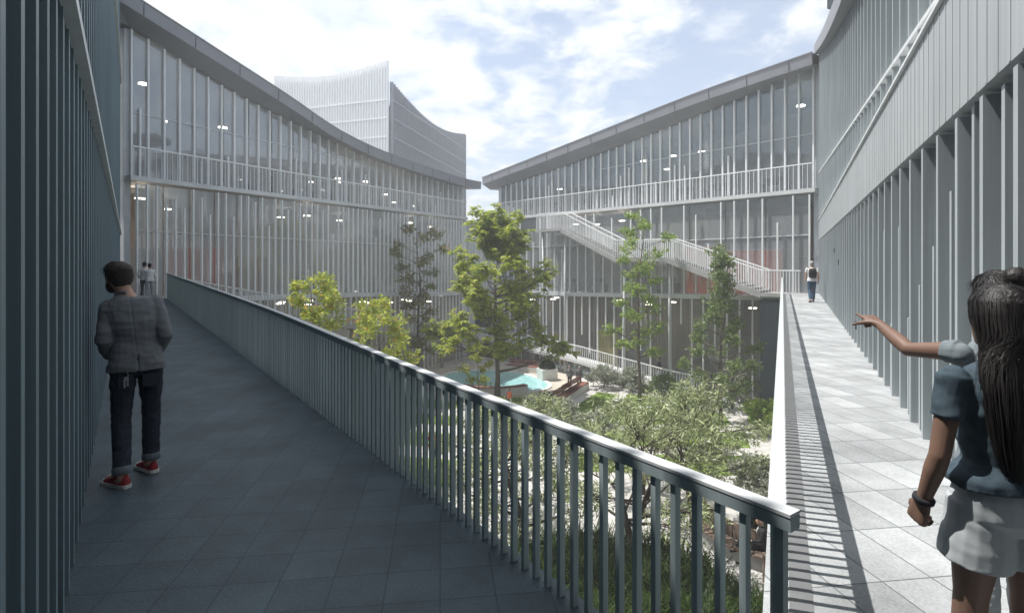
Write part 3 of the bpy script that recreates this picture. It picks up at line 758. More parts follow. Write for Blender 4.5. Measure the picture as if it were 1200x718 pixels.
# ------------------------------------------------------------------ benches, planters
def frame(a, c):
    """ground frame along a bench from a to c"""
    a = Vector((*a, GZ)); c = Vector((*c, GZ)); d = (c-a); return a, d.length, math.atan2(d.y, d.x)
def long_bench(a, c, label):
    a, ln, ang = frame(a, c); r = empty('bench', a, ang, label=label, cat='bench', group='red brown benches with white bases')
    MB().box((ln/2, 0, .21), (ln, .62, .42)).build('base', M['stonew'], r, local=True, bevel=.02)
    s = MB()
    for i in range(4): s.box((ln/2, -.24+i*.155, .45), (ln-.06, .13, .05))
    s.build('seat', M['redwood'], r, local=True)
    s = MB()
    for z in (.60, .72, .84): s.box((ln/2, .30, z), (ln-.1, .035, .09))
    s.build('backrest', M['redwood'], r, local=True)
    for x in (.4, ln/2, ln-.4): MB().box((x, .335, .65), (.05, .03, .46)).build('bracket', M['dark'], r, local=True)
    return r
long_bench((2.75,32.9), (4.2,35.9), 'red brown bench with white base beside the agave')
long_bench((3.4,34.4), (5.0,37.6), 'red brown bench with white base just below the pair in grey suits')
long_bench((-.4,44.0), (2.0,42.9), 'red topped white bench at the back edge of the pool')
def timber_box(poly, h, label, seed, leafm, nleaf=900, cat='planter'):
    r = empty('planter', (poly[0][0], poly[0][1], GZ), label=label, cat=cat)
    n = len(poly); wall = MB()
    inn = grow(poly, -.07)
    for i in range(n):
        p, q = Vector(poly[i]), Vector(poly[(i+1) % n]); d = q-p; k = max(2, int(d.length/.13)); nn = Vector((d.y, -d.x)).normalized()
        cx_ = sum(u[0] for u in poly)/n; cy_ = sum(u[1] for u in poly)/n
        if nn.dot((p+q)/2-Vector((cx_, cy_))) < 0: nn = -nn
        for j in range(k):
            c = p+d*(j+.5)/k-nn*.02; wall.box((c.x, c.y, GZ+h/2), (d.length/k-.012, .04, h-.004*(j % 3)), (d.x, d.y, 0), (nn.x, nn.y, 0))
    wall.build('slat_wall', M['timber'], r)
    MB().prism(inn, GZ+.01, GZ+h-.10).build('soil', M['soil'], r)
    rim = MB(); o2 = grow(poly, .03)
    for i in range(n):
        j = (i+1) % n; rim.strip([[(*inn[i], GZ+h), (*o2[i], GZ+h), (*o2[i], GZ+h+.035), (*inn[i], GZ+h+.035)], [(*inn[j], GZ+h), (*o2[j], GZ+h), (*o2[j], GZ+h+.035), (*inn[j], GZ+h+.035)]])
    rim.build('rim', M['timber'], r)
    rn = random.Random(seed); xs = [u[0] for u in poly]; ys = [u[1] for u in poly]; V = []; F = []
    while len(F) < nleaf:
        x, y = rn.uniform(min(xs), max(xs)), rn.uniform(min(ys), max(ys))
        if not inside((x, y), inn): continue
        leaf(V, F, Vector((x, y, GZ+h-.08+abs(rn.gauss(0, .16)))), rvec(rn), rvec(rn), .13, .05)
    MB().face_mesh(V, F).build('planting', leafm, r)
    return r
def rvec(rn):
    while True:
        v = Vector((rn.uniform(-1, 1), rn.uniform(-1, 1), rn.uniform(-1, 1)))
        if .05 < v.length < 1: return v.normalized()
def leaf(V, F, p, d, up, ln, w):
    """one folded pointed leaf"""
    s = d.cross(up)
    if s.length < 1e-4: s = d.cross(Vector((.3, .9, .2)))
    s.normalize(); nn = s.cross(d); k = len(V)
    V.append(tuple(p)); V.append(tuple(p+d*ln*.45+s*w+nn*w*.25)); V.append(tuple(p+d*ln)); V.append(tuple(p+d*ln*.45-s*w+nn*w*.25))
    F.append((k, k+1, k+2, k+3))
timber_box([(6.85,14.95),(7.9,15.1),(8.0,12.2),(6.95,12.0)], .75, 'long weathered timber planter beside the seated bald man', 31, M['leafS'], 2200)
timber_box([(8.3,28.6),(10.0,28.0),(10.2,28.9),(8.5,29.5)], .75, 'timber planter standing on the lawn behind the silvery trees', 32, M['leafD'])
timber_box([(13.3,30.0),(15.2,29.4),(15.3,30.4),(13.5,31.0)], .75, 'timber planter against the wall under the sunlit walkway', 33, M['leafG'])
# curved timber bench with slatted back behind the seated man
r = empty('bench', (6.4, 16.4, GZ), label='curved timber bench with slatted back behind the seated bald man', cat='bench')
seat = MB(); back = MB(); base = MB()
c0 = Vector((8.6, 17.6)); ra = 2.35
for i in range(16):
    a0 = R(170+i*6.0); a1 = R(170+(i+1)*6.0-.6)
    P_ = lambda a, rr: (c0.x+math.cos(a)*rr, c0.y+math.sin(a)*rr)
    seat.prism([P_(a0, ra), P_(a1, ra), P_(a1, ra+.46), P_(a0, ra+.46)], GZ+.40, GZ+.45)
    back.prism([P_(a0, ra-.06), P_(a1, ra-.06), P_(a1, ra-.015), P_(a0, ra-.015)], GZ+.46, GZ+.95)
    base.prism([P_(a0, ra+.06), P_(a1+R(.6), ra+.06), P_(a1+R(.6), ra+.36), P_(a0, ra+.36)], GZ, GZ+.398)
seat.build('seat', M['timber'], r); back.build('backrest', M['timber'], r); base.build('base', M['concrete'], r)
# curved planter wall with timber top in front of the pool
r = empty('planter', (-1.3, 35.8, GZ), label='low curved stone planter with timber top between pool and chestnut tree', cat='planter')
wl = MB(); tp = MB(); c0 = Vector((-1.2, 38.8))
for i in range(12):
    a0 = R(228+i*7); a1 = R(228+(i+1)*7); P_ = lambda a, rr: (c0.x+math.cos(a)*rr, c0.y+math.sin(a)*rr)
    wl.prism([P_(a0, 3.0), P_(a1, 3.0), P_(a1, 3.35), P_(a0, 3.35)], GZ, GZ+.5)
    tp.prism([P_(a0, 2.96), P_(a1-R(.3), 2.96), P_(a1-R(.3), 3.39), P_(a0, 3.39)], GZ+.502, GZ+.56)
wl.build('wall', M['stonew'], r); tp.build('timber_top', M['redwood'], r)
# white planter with a rounded shrub beside the pool
r = empty('planter', (2.6, 40.4, GZ), .4, label='square white planter with a clipped dark shrub beside the pool', cat='planter')
MB().box((0, 0, .42), (1.25, 1.0, .84)).build('pot', M['stonew'], r, local=True, bevel=.03)
rn = random.Random(4); V = []; F = []
for i in range(1500):
    v = rvec(rn); p = Vector((v.x*.52, v.y*.45, .85+abs(v.z)*.62))*1.0; leaf(V, F, p, (v+rvec(rn)*.7).normalized(), rvec(rn), .13, .04)
MB().face_mesh(V, F).build('shrub', M['leafD'], r, local=True)
# agave
def agave(x, y, sc_, label, seed):
    r = empty('agave', (x, y, GZ), label=label, cat='plant'); rn = random.Random(seed); m = MB()
    for i in range(34):
        a = i*2.399; el = R(18+62*(i/34)); ln = sc_*rn.uniform(.8, 1.1)*(1.1-.35*i/34); d = Vector((math.cos(a)*math.cos(el), math.sin(a)*math.cos(el), math.sin(el)))
        sd = Vector((-math.sin(a), math.cos(a), 0)); pts = [Vector((0, 0, .05)), d*ln*.45, d*ln+Vector((0, 0, -.12*ln))]
        m.face_mesh([pts[0]-sd*.03, pts[0]+sd*.03, pts[1]+sd*.07*sc_+Vector((0,0,.03)), pts[1]-Vector((0,0,.02)), pts[1]-sd*.07*sc_+Vector((0,0,.03)), pts[2]], [(0,1,2,3),(0,3,4),(3,2,5),(4,3,5)])
    m.build('leaves', M['leafD'], r, local=True)
    MB().ell((0, 0, .08), (.16, .16, .14)).build('stem', M['soil'], r, local=True, smooth=True)
agave(2.1, 33.6, 1.15, 'spiky dark agave at the near end of the red brown bench', 3)
agave(13.2, 28.6, .9, 'spiky dark agave near the timber planter under the sunlit walkway', 5)

# ------------------------------------------------------------------ trees and shrubs
def make_tree(name, label, cat, base, H, tr, clumps, leafm, barkm, seed, twigs=26, lpt=9, L=.14, W=.035, style='simple', trunk_top=.85, lean=(0, 0), droop=.25, group=None, limb_from=.18, spread=1.0, multi=1, bare=0):
    rn = random.Random(seed); root = empty(name, base, label=label, cat=cat, group=group)
    wood = MB(); V = []; F = []
    trunks = []
    for t in range(multi):
        a0 = rn.uniform(0, 6.28); sx, sy = (lean if multi == 1 else (math.cos(a0+t*2.1)*H*.16, math.sin(a0+t*2.1)*H*.16))
        n = 9; pts = []
        for i in range(n):
            f = i/(n-1); wob = .02*H*math.sin(f*5+seed)*f
            pts.append(Vector((sx*f**1.4+wob+rn.gauss(0, .006*H)*f, sy*f**1.4+rn.gauss(0, .006*H)*f, H*trunk_top*f)))
        rad = [tr*(1.25 if i == 0 else 1)*(1-.86*(i/(n-1))) for i in range(n)]
        wood.tube(pts, rad, 9); trunks.append((pts, rad))
    for ci, (cx_, cy_, cz, rx, rz, nt) in enumerate(clumps):
        c = Vector((cx_, cy_, cz)); pts, rad = trunks[ci % multi]
        best = None
        za = max(limb_from*H, min(cz-.35*Vector((cx_, cy_)).length-.2*rz, H*trunk_top*.93))
        f = za/(H*trunk_top)*(len(pts)-1); i0 = min(len(pts)-2, int(f)); p0 = pts[i0].lerp(pts[i0+1], f-i0); r0 = rad[i0]*.62
        mid = p0.lerp(c, .5)+Vector((0, 0, -.06*(c-p0).length))+rvec(rn)*.08*(c-p0).length
        limb = [p0.lerp(mid, t/3.0).lerp(mid.lerp(c, t/3.0), t/3.0) if False else (p0*(1-t/5)**2+mid*2*(t/5)*(1-t/5)+c*(t/5)**2) for t in range(6)]
        wood.tube(limb, [max(.012, r0*(1-.78*t/5)) for t in range(6)], 6)
        for k in range(int(nt*twigs)):
            v = rvec(rn)*(rn.random()**.45); tip = c+Vector((v.x*rx, v.y*rx, v.z*rz))
            b0 = limb[rn.choice((2, 3, 4, 5, 5))]
            m2 = b0.lerp(tip, .55)+rvec(rn)*.1*(tip-b0).length
            tw = [b0, m2, tip]
            if rn.random() < .55: wood.tube(tw, [max(.008, r0*.2), max(.006, r0*.13), .005], 4)
            out = (tip-b0); out = out.normalized() if out.length > 1e-3 else rvec(rn)
            if rn.random() < bare: continue
            if style == 'palmate':
                for q in range(lpt):
                    p = m2.lerp(tip, rn.random()**.6)+rvec(rn)*.16
                    ax = (out*.4+rvec(rn)*.8+Vector((0, 0, .2))).normalized(); u = ax.cross(Vector((0, 0, 1)))
                    u = u.normalized() if u.length > .05 else Vector((1, 0, 0)); w_ = (Vector((0, 0, 1))+rvec(rn)*.55).normalized(); s = rn.uniform(.65, 1.15)
                    for j in range(6):
                        a = (j-2.5)*.62; d = ax*math.cos(a)+u*math.sin(a); d = Vector((d.x, d.y, d.z*.6-droop*rn.uniform(.3, 1.8))).normalized()
                        leaf(V, F, p, d, w_, L*s*(1-.09*abs(j-2.5)), W*s)
            else:
                for q in range(lpt):
                    p = m2.lerp(tip, rn.random()**.7)+rvec(rn)*L*.5
                    d = (out*.55+rvec(rn)+Vector((0, 0, -droop))).normalized()
                    leaf(V, F, p, d, rvec(rn), L*rn.uniform(.65, 1.2), W*rn.uniform(.7, 1.2))
    wood.build('trunk', barkm, root, local=True, smooth=True)
    MB().face_mesh(V, F).build('crown', leafm, root, local=True)
    return root
def clump_cloud(seed, H, prof, n, rr, flat=.75, jit=.15, lo=.45):
    """clumps placed inside a crown whose radius at relative height f is prof(f)"""
    rn = random.Random(seed); out = []
    for i in range(n):
        f = interp([(0, prof[0][0]), (1, prof[-1][0])], (i+.5)/n); a = i*2.399+rn.uniform(-.4, .4); rad = interp(prof, f)*rn.uniform(lo, 1.0)
        r_ = rr*rn.uniform(.7, 1.25)
        out.append((math.cos(a)*rad, math.sin(a)*rad, H*f, r_, r_*flat, rn.uniform(.7, 1.3)))
    return out

# the chestnut-like tree by the pool
cl = clump_cloud(11, 11.8, [(.27,1.0),(.34,3.6),(.42,3.7),(.55,3.7),(.66,3.5),(.76,2.9),(.84,1.8),(.93,1.5),(1.0,.7)], 50, 1.05, .85, lo=.25)
cl += [(4.3,-.3,3.3,1.0,.55,1.3),(3.2,.2,3.7,1.0,.5,1.0),(-4.3,0,4.2,.9,.5,1.0),(-3.2,.4,4.4,.9,.55,1),(0,0,10.6,.8,.8,1.2),(.3,.2,11.4,.5,.5,1.0),(3.2,0,8.2,.7,.8,1),(-2.2,-.5,7.2,1.0,.6,1.2)]
make_tree('chestnut_tree', 'tall yellow green tree with hand shaped drooping leaves beside the pool', 'tree', (-.94, 35.0, GZ), 11.8, .17, cl, M['leafC'], M['bark'], 2, twigs=15, lpt=4, L=.46, W=.075, style='palmate', trunk_top=.9, droop=.45, limb_from=.07)
# sparse reddish tree against the left facade
cl = clump_cloud(12, 11.6, [(.18,1.2),(.35,1.9),(.5,1.5),(.62,1.3),(.75,2.1),(.88,2.1),(.98,1.4)], 26, .75, .6)
make_tree('young_tree', 'sparse dark branched tree with reddish top before the left glass building', 'tree', (-7.0, 40.6, GZ), 11.6, .13, cl, M['leafR'], M['barkD'], 5, twigs=22, lpt=6, L=.26, W=.075, trunk_top=.9, bare=.25)
# yellow-green small trees near the long railing
cl = clump_cloud(13, 8.1, [(.45,1.2),(.62,1.6),(.78,1.55),(.92,1.0),(1.0,.4)], 22, .55, .7)
make_tree('young_tree', 'taller yellow green tree with orange tinged leaves and bare grey top twigs', 'tree', (-7.95, 22.0, GZ), 8.1, .09, cl, M['leafY'], M['barkP'], 6, twigs=27, lpt=7, L=.19, W=.045, trunk_top=1.04, bare=.12)
cl = clump_cloud(14, 7.2, [(.45,1.1),(.62,1.6),(.78,1.6),(.92,1.1),(1.0,.4)], 22, .55, .7)
make_tree('young_tree', 'shorter yellow green tree with orange tinged leaves, right of the taller one', 'tree', (-5.5, 22.2, GZ), 7.2, .09, cl, M['leafY'], M['barkP'], 7, twigs=27, lpt=7, L=.19, W=.045, trunk_top=.95, bare=.1)
cl = clump_cloud(15, 3.2, [(.3,.8),(.6,1.0),(.9,.6),(1.0,.3)], 9, .4, .7)
make_tree('young_tree', 'small ochre leaved sapling between the long railing and the pool', 'tree', (-2.1, 34.4, GZ), 3.4, .05, cl, M['leafY'], M['bark'], 8, twigs=16, lpt=6, L=.2, W=.06)
# slender tree before the stair
cl = clump_cloud(16, 11.8, [(.25,1.2),(.38,1.9),(.5,1.7),(.6,1.3),(.7,1.6),(.82,2.2),(.92,1.5),(1.0,.6)], 26, .72, .5)
make_tree('young_tree', 'slender green tree with layered open branches before the stair', 'tree', (8.0, 34.2, GZ), 11.8, .11, cl, M['leafG'], M['bark'], 9, twigs=27, lpt=8, L=.21, W=.055, trunk_top=.92, bare=.15)
# poplar-like tree near the landing
cl = clump_cloud(17, 9.4, [(.10,1.6),(.22,2.4),(.34,2.1),(.46,1.9),(.56,1.5),(.64,.9),(.75,.55),(.88,.45),(1.0,.2)], 34, .62, .8)
make_tree('poplar_tree', 'dense small leaved tree narrowing to a spire below the landing', 'tree', (11.1, 29.0, GZ), 9.4, .10, cl, M['leafP'], M['bark'], 10, twigs=22, lpt=8, L=.17, W=.055, trunk_top=.97)
# silvery willow-like trees under the near railing
OL = [('widest silvery willow, in the middle below the near railing', (3.5, 15.8), 4.6, 2.8, 41),
      ('silvery willow closest to the sunlit walkway', (6.0, 18.0), 4.7, 2.2, 42),
      ('silvery willow standing behind the widest one on the lawn side', (4.9, 20.6), 3.5, 2.0, 43),
      ('silvery willow leaning to the left behind the near balusters', (.4, 15.6), 4.6, 2.4, 44),
      ('silvery willow farthest left behind the near balusters', (-.9, 19.4), 3.6, 1.9, 45)]
for lab, (x, y), H, rr, sd in OL:
    cl = clump_cloud(sd, H, [(.32,rr*.75),(.5,rr),(.68,rr*.95),(.84,rr*.7),(1.0,rr*.25)], 22, rr*.30, .62)
    make_tree('willow_tree', lab, 'tree', (x, y, GZ+(.17 if inside((x, y), bedp) else 0)), H, .12, cl, M['leafO'], M['barkD'], sd, twigs=21, lpt=10, L=.22, W=.022, trunk_top=.62, droop=.35, group='silvery willows below the near railing', limb_from=.12, multi=3, bare=.05)
# pale flowering shrubs
SH = [((1.3, 30.2), 1.3, 1.3, 'leafS', 'pale flowering shrub right behind the near railing, left of the agave'),
      ((2.6, 28.4), 1.5, 1.4, 'leafS', 'pale flowering shrub on the lawn side of the red brown benches'),
      ((4.0, 26.6), 1.4, 1.4, 'leafS', 'pale flowering shrub touching the back of the willows'),
      ((.2, 26.5), 1.6, 1.5, 'leafS', 'pale flowering shrub between the ochre sapling and the willows'),
      ((6.3, 37.6), 1.5, 1.3, 'leafS', 'whitish shrub at the low ramp, right of the pair in suits'),
      ((8.0, 37.0), 1.4, 1.3, 'leafS', 'whitish shrub at the low ramp below the slender tree'),
      ((9.6, 34.6), 1.5, 1.3, 'leafP', 'green shrub between the slender tree and the spire topped tree'),
      ((12.9, 32.0), 2.6, 1.2, 'leafS', 'tall round whitish shrub against the dark retaining wall'),
      ((12.8, 27.4), 1.7, 1.3, 'leafG', 'fresh green shrub at the foot of the spire topped tree'),
      ((9.0, 20.2), 1.5, 1.2, 'leafS', 'pale shrub beside the grey paving along the sunlit walkway'),
      ((8.0, 16.9), 1.0, .8, 'leafD', 'dark leafy shrub behind the curved timber bench'),
      ((8.6, 25.0), 1.9, 1.5, 'leafO', 'grey green shrub before the timber planter on the lawn')]
for (x, y), H, rr, lm, lab in SH:
    sd = int(x*13+y*7); cl = clump_cloud(sd, H, [(.25,rr*.8),(.5,rr*.85),(.8,rr*.6),(1.0,rr*.2)], 14, rr*.34, .7)
    make_tree('shrub', lab, 'shrub', (x, y, GZ), H, .04, cl, M[lm], M['bark'], sd, twigs=22, lpt=8, L=.15, W=.045, trunk_top=.6, multi=3, limb_from=.05)

# ------------------------------------------------------------------ people
def fuse(mb, name, m, vox, smooth_it=6, disp=0.0, dscale=14.0, grooves=0, fn=None):
    """closed lofts fused into one continuous surface"""
    me = mb.mesh(name+'_raw', m); o = bpy.data.objects.new(name+'_raw', me); col.objects.link(o)
    bm = bmesh.new(); bm.from_mesh(me); bmesh.ops.recalc_face_normals(bm, faces=bm.faces[:]); bm.to_mesh(me); bm.free()
    md = o.modifiers.new('r', 'REMESH'); md.mode = 'VOXEL'; md.voxel_size = vox; md.use_smooth_shade = True
    if smooth_it:
        s = o.modifiers.new('s', 'SMOOTH'); s.iterations = smooth_it; s.factor = .5
    dg = bpy.context.evaluated_depsgraph_get(); dg.update(); ev = o.evaluated_get(dg)
    out = bpy.data.meshes.new_from_object(ev); out.name = name
    bpy.data.objects.remove(o); bpy.data.meshes.remove(me)
    if disp or fn:
        ns = [v.normal.copy() for v in out.vertices]
        for v, nn in zip(out.vertices, ns):
            if disp:
                q = Vector((v.co.x*1.0, v.co.y*1.0, v.co.z*1.9))*dscale*.5
                v.co += nn*disp*(noise.noise(q)+.6*noise.noise(q*2.1))
            if fn: v.co += nn*fn(v.co)
    out.polygons.foreach_set('use_smooth', [True]*len(out.polygons))
    if not out.materials: out.materials.append(m)
    out.update(); return out
def ringz(c, rx, ry, seg=20, yaw=0, tilt=(0, 0)):
    ca, sa = math.cos(yaw), math.sin(yaw); out = []
    for j in range(seg):
        t = 2*math.pi*j/seg; ct, st_ = math.cos(t), math.sin(t)
        x = rx*math.copysign(abs(ct)**.85, ct); y = ry*math.copysign(abs(st_)**.85, st_)
        out.append(Vector((c[0]+x*ca-y*sa, c[1]+x*sa+y*ca, c[2]+x*tilt[0]+y*tilt[1])))
    return out
def hand(mb, wrist, d, palm_n, side, s=1.0, curl=.5, point=False):
    """palm, thumb from its side, four unequal fingers; d: wrist to knuckles, palm_n: out of the palm, side: +1 / -1 for the thumb"""
    d = d.normalized(); pn = (palm_n-d*palm_n.dot(d)).normalized(); u = d.cross(pn)*side
    kn = wrist+d*.088*s
    mb.strip([[wrist+d*t*s+u*a*w_+pn*b_*th for a, b_ in ((1,.5),(.6,1),(-.6,1),(-1,.5),(-1,-.5),(-.6,-1),(.6,-1),(1,-.5))] for t, w_, th in ((-.01,.026*s,.020*s),(.03,.036*s,.017*s),(.075,.042*s,.015*s),(.095,.040*s,.012*s))])
    for i, (off, ln, r) in enumerate(((.030,.074,.0090),(.010,.082,.0094),(-.011,.076,.0090),(-.031,.060,.0080))):
        cu = curl*(1+.12*i)
        if point: cu = .04 if i == 0 else 1.25
        p = kn+u*off*s-d*.012*s; pts = [p]; a = 0
        for seg_ in (.46, .31, .23):
            a += cu*(.85 if seg_ > .4 else 1.0); p = p+(d*math.cos(a)+pn*math.sin(a))*ln*seg_*s; pts.append(p)
        mb.tube(pts, [r*1.1*s, r*s, r*.92*s, r*.72*s], 8)
    b0 = wrist+d*.022*s+u*.022*s
    mb.tube([b0, b0+(d*.6+u*.75+pn*.25)*.032*s, b0+(d*.88+u*.72+pn*.5)*.055*s, b0+(d*1.25+u*.62+pn*.8)*.068*s], [.014*s, .0125*s, .0105*s, .0075*s], 8)
STD = dict(pel=(0,0,.95), wa=(0,.0,1.10), ch=(0,.005,1.27), uc=(0,0,1.39), nk=(0,-.005,1.475), hd=(0,.025,1.625),
           shL=(-.185,-.005,1.415), shR=(.185,-.005,1.415), elL=(-.235,-.03,1.13), elR=(.235,-.03,1.13), wrL=(-.235,.03,.885), wrR=(.235,.03,.885),
           hiL=(-.088,0,.92), hiR=(.088,0,.92), knL=(-.10,.02,.50), knR=(.10,.02,.50), anL=(-.105,-.02,.085), anR=(.105,-.02,.085), toL=(-.12,.15,.03), toR=(.12,.15,.03))
def person(loc, yaw, label, H=1.75, pose=None, vox=.012, skin='skin', top=None, topm='shirtw', sleeve='short', legs='long', legm='denim', shoem='black', hairm='hair', hair='short',
           female=False, group=None, hands=('relax', 'relax'), jacket=False, head_yaw=0, extra=None, jm=None, beard=False, hemz=None, cuffs=None, holds=None):
    k = H/1.75; J = {a: Vector(v) for a, v in STD.items()}
    for a, v in (pose or {}).items(): J[a] = Vector(v)
    J = {a: v*k for a, v in J.items()}
    sw = .92 if female else 1.0
    r = empty('person', loc, yaw, label=label, cat='person', group=group)
    def lerp(a, b, t): return J[a].lerp(J[b], t)
    shl = (J['shR']-J['shL']); syaw = math.atan2(shl.y, shl.x); st_ = shl.z/max(.05, Vector((shl.x, shl.y)).length)
    hpl = (J['hiR']-J['hiL']); pyaw = math.atan2(hpl.y, hpl.x)
    def torso(mb, g, lo=None, hipw=1.0, collar=True, hem=None):
        """g: cloth thickness"""
        hw = (.172 if not female else .180)*k*hipw
        rs = []
        if hem is not None:
            for dz, w_ in hem: rs.append(ringz(J['pel']+Vector((0, -.005, dz))*k, hw*w_+g, (.118*w_)*k+g, yaw=pyaw))
        else: rs += [ringz(J['pel']+Vector((0, 0, -.085))*k, .115*k+g, .09*k+g, yaw=pyaw), ringz(J['pel']+Vector((0, -.005, -.04))*k, hw*.95+g, .118*k+g, yaw=pyaw)]
        if hem is None or hem[-1][0] < .02: rs += [ringz(J['pel']+Vector((0, -.01, .03))*k, hw*.97+g, .116*k+g, yaw=pyaw)]
        rs += [ringz(J['wa'], (.142 if not female else .128)*k+g, .100*k+g, yaw=(pyaw+syaw)/2),
               ringz(J['ch'], .165*sw*k+g, .116*k+g, yaw=syaw, tilt=(st_*.6, 0)), ringz(J['uc']+Vector((0,0,-.02))*k, .172*sw*k+g, .105*k+g, yaw=syaw, tilt=(st_, 0)),
               ringz(J['uc']+Vector((0,-.005,.050))*k, .135*sw*k+g, .075*k+g, yaw=syaw, tilt=(st_, 0)), ringz(J['nk']+Vector((0,0,-.012))*k, .062*k+g*.6, .060*k+g*.6, yaw=syaw)]
        mb.strip(rs)
    def limb(mb, a, b, c, r0, r1, r2, r3, r4, g=0, cut=1.0, bulge=None):
        A, B, C = J[a], J[b], J[c]; pts = [A, A.lerp(B, .35), A.lerp(B, .8), B, B.lerp(C, .3), B.lerp(C, .65), C]; rr = [r0, r0*.97, r1*1.03, r1, r2, (r2+r3)/2, r3]
        if cut < 1:                                     # cut: part of the two bones that is covered
            tot = cut*2; o_p = []; o_r = []
            for i, t in enumerate((0, .35, .8, 1, 1.3, 1.65, 2)):
                if t <= tot: o_p.append(pts[i]); o_r.append(rr[i])
            t = tot; q = A.lerp(B, t) if t <= 1 else B.lerp(C, t-1); rq = r0+(r1-r0)*t if t <= 1 else r2+(r3-r2)*(t-1)
            if (q-o_p[-1]).length > 1e-3: o_p.append(q); o_r.append(rq)
            pts, rr = o_p, o_r
        mb.tube(pts, [x*k+g for x in rr], 14)
    # ---- body, one continuous skin
    bd = MB(); torso(bd, -.006)
    for S in 'LR':
        limb(bd, 'sh'+S, 'el'+S, 'wr'+S, .047*sw, .038*sw, .039*sw, .026*sw, 0)
        bd.ell(J['sh'+S]+Vector((0,0,-.012)), (.046*sw*k,)*3)
        limb(bd, 'hi'+S, 'kn'+S, 'an'+S, .082, .054, .054, .036, 0)
        bd.ell(J['an'+S]+Vector((0, 0, -.02)), (.040*k, .045*k, .05*k)); bd.tube([J['an'+S]+Vector((0,0,-.035))*k, J['to'+S]], [.038*k, .03*k], 10)
        dd = (J['wr'+S]-J['el'+S]).normalized(); mode = hands[0 if S == 'L' else 1]
        inward = Vector((1 if S == 'L' else -1, 0, 0)); 
        if mode == 'point': hand(bd, J['wr'+S], (dd+Vector((-.10, .1, -.02))), Vector((0, 0, -1)), 1 if S == 'L' else -1, k, .5, True)
        elif mode == 'fist': hand(bd, J['wr'+S], dd, inward+Vector((0, .2, 0)), -1 if S == 'L' else 1, k, .95)
        else: hand(bd, J['wr'+S], dd+Vector((0, .1, 0)), inward+Vector((0, -.15, 0)), -1 if S == 'L' else 1, k, .38)
    bd.tube([J['uc']+Vector((0, -.01, .02)), J['nk'], J['nk'].lerp(J['hd'], .55)], [.07*k*sw, .056*k*sw, .052*k*sw], 14)
    hc = J['hd']; hr = Matrix.Rotation(head_yaw, 3, 'Z')
    def hp(x, y, z): return hc+hr @ (Vector((x, y, z))*k)
    def hring(y0, z, rx, ry): return [hp(math.cos(t)*rx, y0+math.sin(t)*ry, z) for t in [2*math.pi*j/18 for j in range(18)]]
    bd.strip([hring(.035, -.118, .026, .030), hring(.030, -.10, .048, .062), hring(.015, -.065, .062, .083), hring(.005, -.02, .071, .094), hring(0, .03, .076, .100), hring(-.004, .072, .070, .092), hring(-.006, .105, .046, .062), hring(-.006, .119, .014, .02)])
    bd.tube([hp(0, .098, .012), hp(0, .113, -.018), hp(0, .104, -.034)], [.009*k, .015*k, .013*k], 8)            # nose
    bd.tube([hp(-.022, .092, -.062), hp(0, .098, -.060), hp(.022, .092, -.062)], [.006*k, .010*k, .006*k], 8)      # lips
    bd.tube([hp(-.048, .082, .022), hp(-.02, .096, .024), hp(.02, .096, .024), hp(.048, .082, .022)], .009*k, 8)   # brow
    for s in (-1, 1):
        bd.ell(hp(s*.076, -.005, -.012), (.010*k, .020*k, .032*k), rot=hr)
    v2 = vox if vox > .008 else vox
    o = link('body', fuse(bd, 'body', M[skin], v2, 3), r)
    if vox < .008:
        for s in (-1, 1): link('eye', MB().ell(hp(s*.030, .083, .002), (.011*k, .009*k, .008*k)).mesh('eye', M['shirtw'], smooth=True), r)
    # ---- clothes
    g = .013 if jacket else .008
    tp = MB()
    if jacket: torso(tp, g, hem=((-.075, 1.10), (-.03, 1.09)))
    else: torso(tp, g, hem=((-.06 if hemz is None else hemz, 1.05), (-.02 if hemz is None else hemz+.03, 1.03)))
    for S in 'LR':
        cut = {'short': .26 if hair != 'bun' else .13, 'long': .965, 'none': .06}[sleeve]
        limb(tp, 'sh'+S, 'el'+S, 'wr'+S, (.052 if jacket else .047)*sw, (.043 if jacket else .042)*sw, (.042 if jacket else .041)*sw, .034*sw, 0, g+(.002 if sleeve == 'short' else 0), cut)
        tp.ell(J['sh'+S]+Vector((0,0,-.012)), (.046*sw*k+g,)*3)
    if jacket:                                           # collar
        tp.tube([hp(0, -.06, -.13)-Vector((.05*k, 0, .01)), J['nk']+Vector((0, -.058, .012))*k, J['nk']+Vector((.055, -.01, .01))*k, J['nk']+Vector((.03, .05, -.03))*k], .016*k, 8)
        tp.tube([J['nk']+Vector((.0, -.058, .012))*k, J['nk']+Vector((-.055, -.01, .01))*k, J['nk']+Vector((-.03, .05, -.03))*k], .016*k, 8)
    fn = None
    if jacket:
        px_, pz = J['pel'].x, J['pel'].z
        def fn(c):                                       # centre vent and back seam
            e = 0
            if c.y < J['pel'].y:
                if c.z < pz+.06*k: e -= .010*math.exp(-((c.x-px_)/.006)**2)
                e -= .004*math.exp(-((c.x-(px_+(c.z-pz)*(J['uc'].x-px_)/(J['uc'].z-pz)))/.006)**2)
            return e
    link('jacket' if jacket else ('shirt' if topm != 'tee' else 't_shirt'), fuse(tp, 'top', M[topm], vox, 2 if vox < .008 else 2, .0075 if vox < .008 else 0, 15, fn=fn), r)
    lg = MB(); gg = .012
    hw = (.172 if not female else .180)*k
    lg.strip([ringz(J['pel']+Vector((0, 0, -.10))*k, .10*k+gg, .08*k+gg, yaw=pyaw), ringz(J['pel']+Vector((0, -.005, -.045))*k, hw*.97+gg*.6, .119*k+gg*.6, yaw=pyaw), ringz(J['pel']+Vector((0, -.01, .03))*k, hw*.97+gg*.4, .116*k+gg*.4, yaw=pyaw), ringz(J['pel']+Vector((0, -.005, .075))*k, hw*.84+gg*.2, .108*k+gg*.4, yaw=pyaw)])
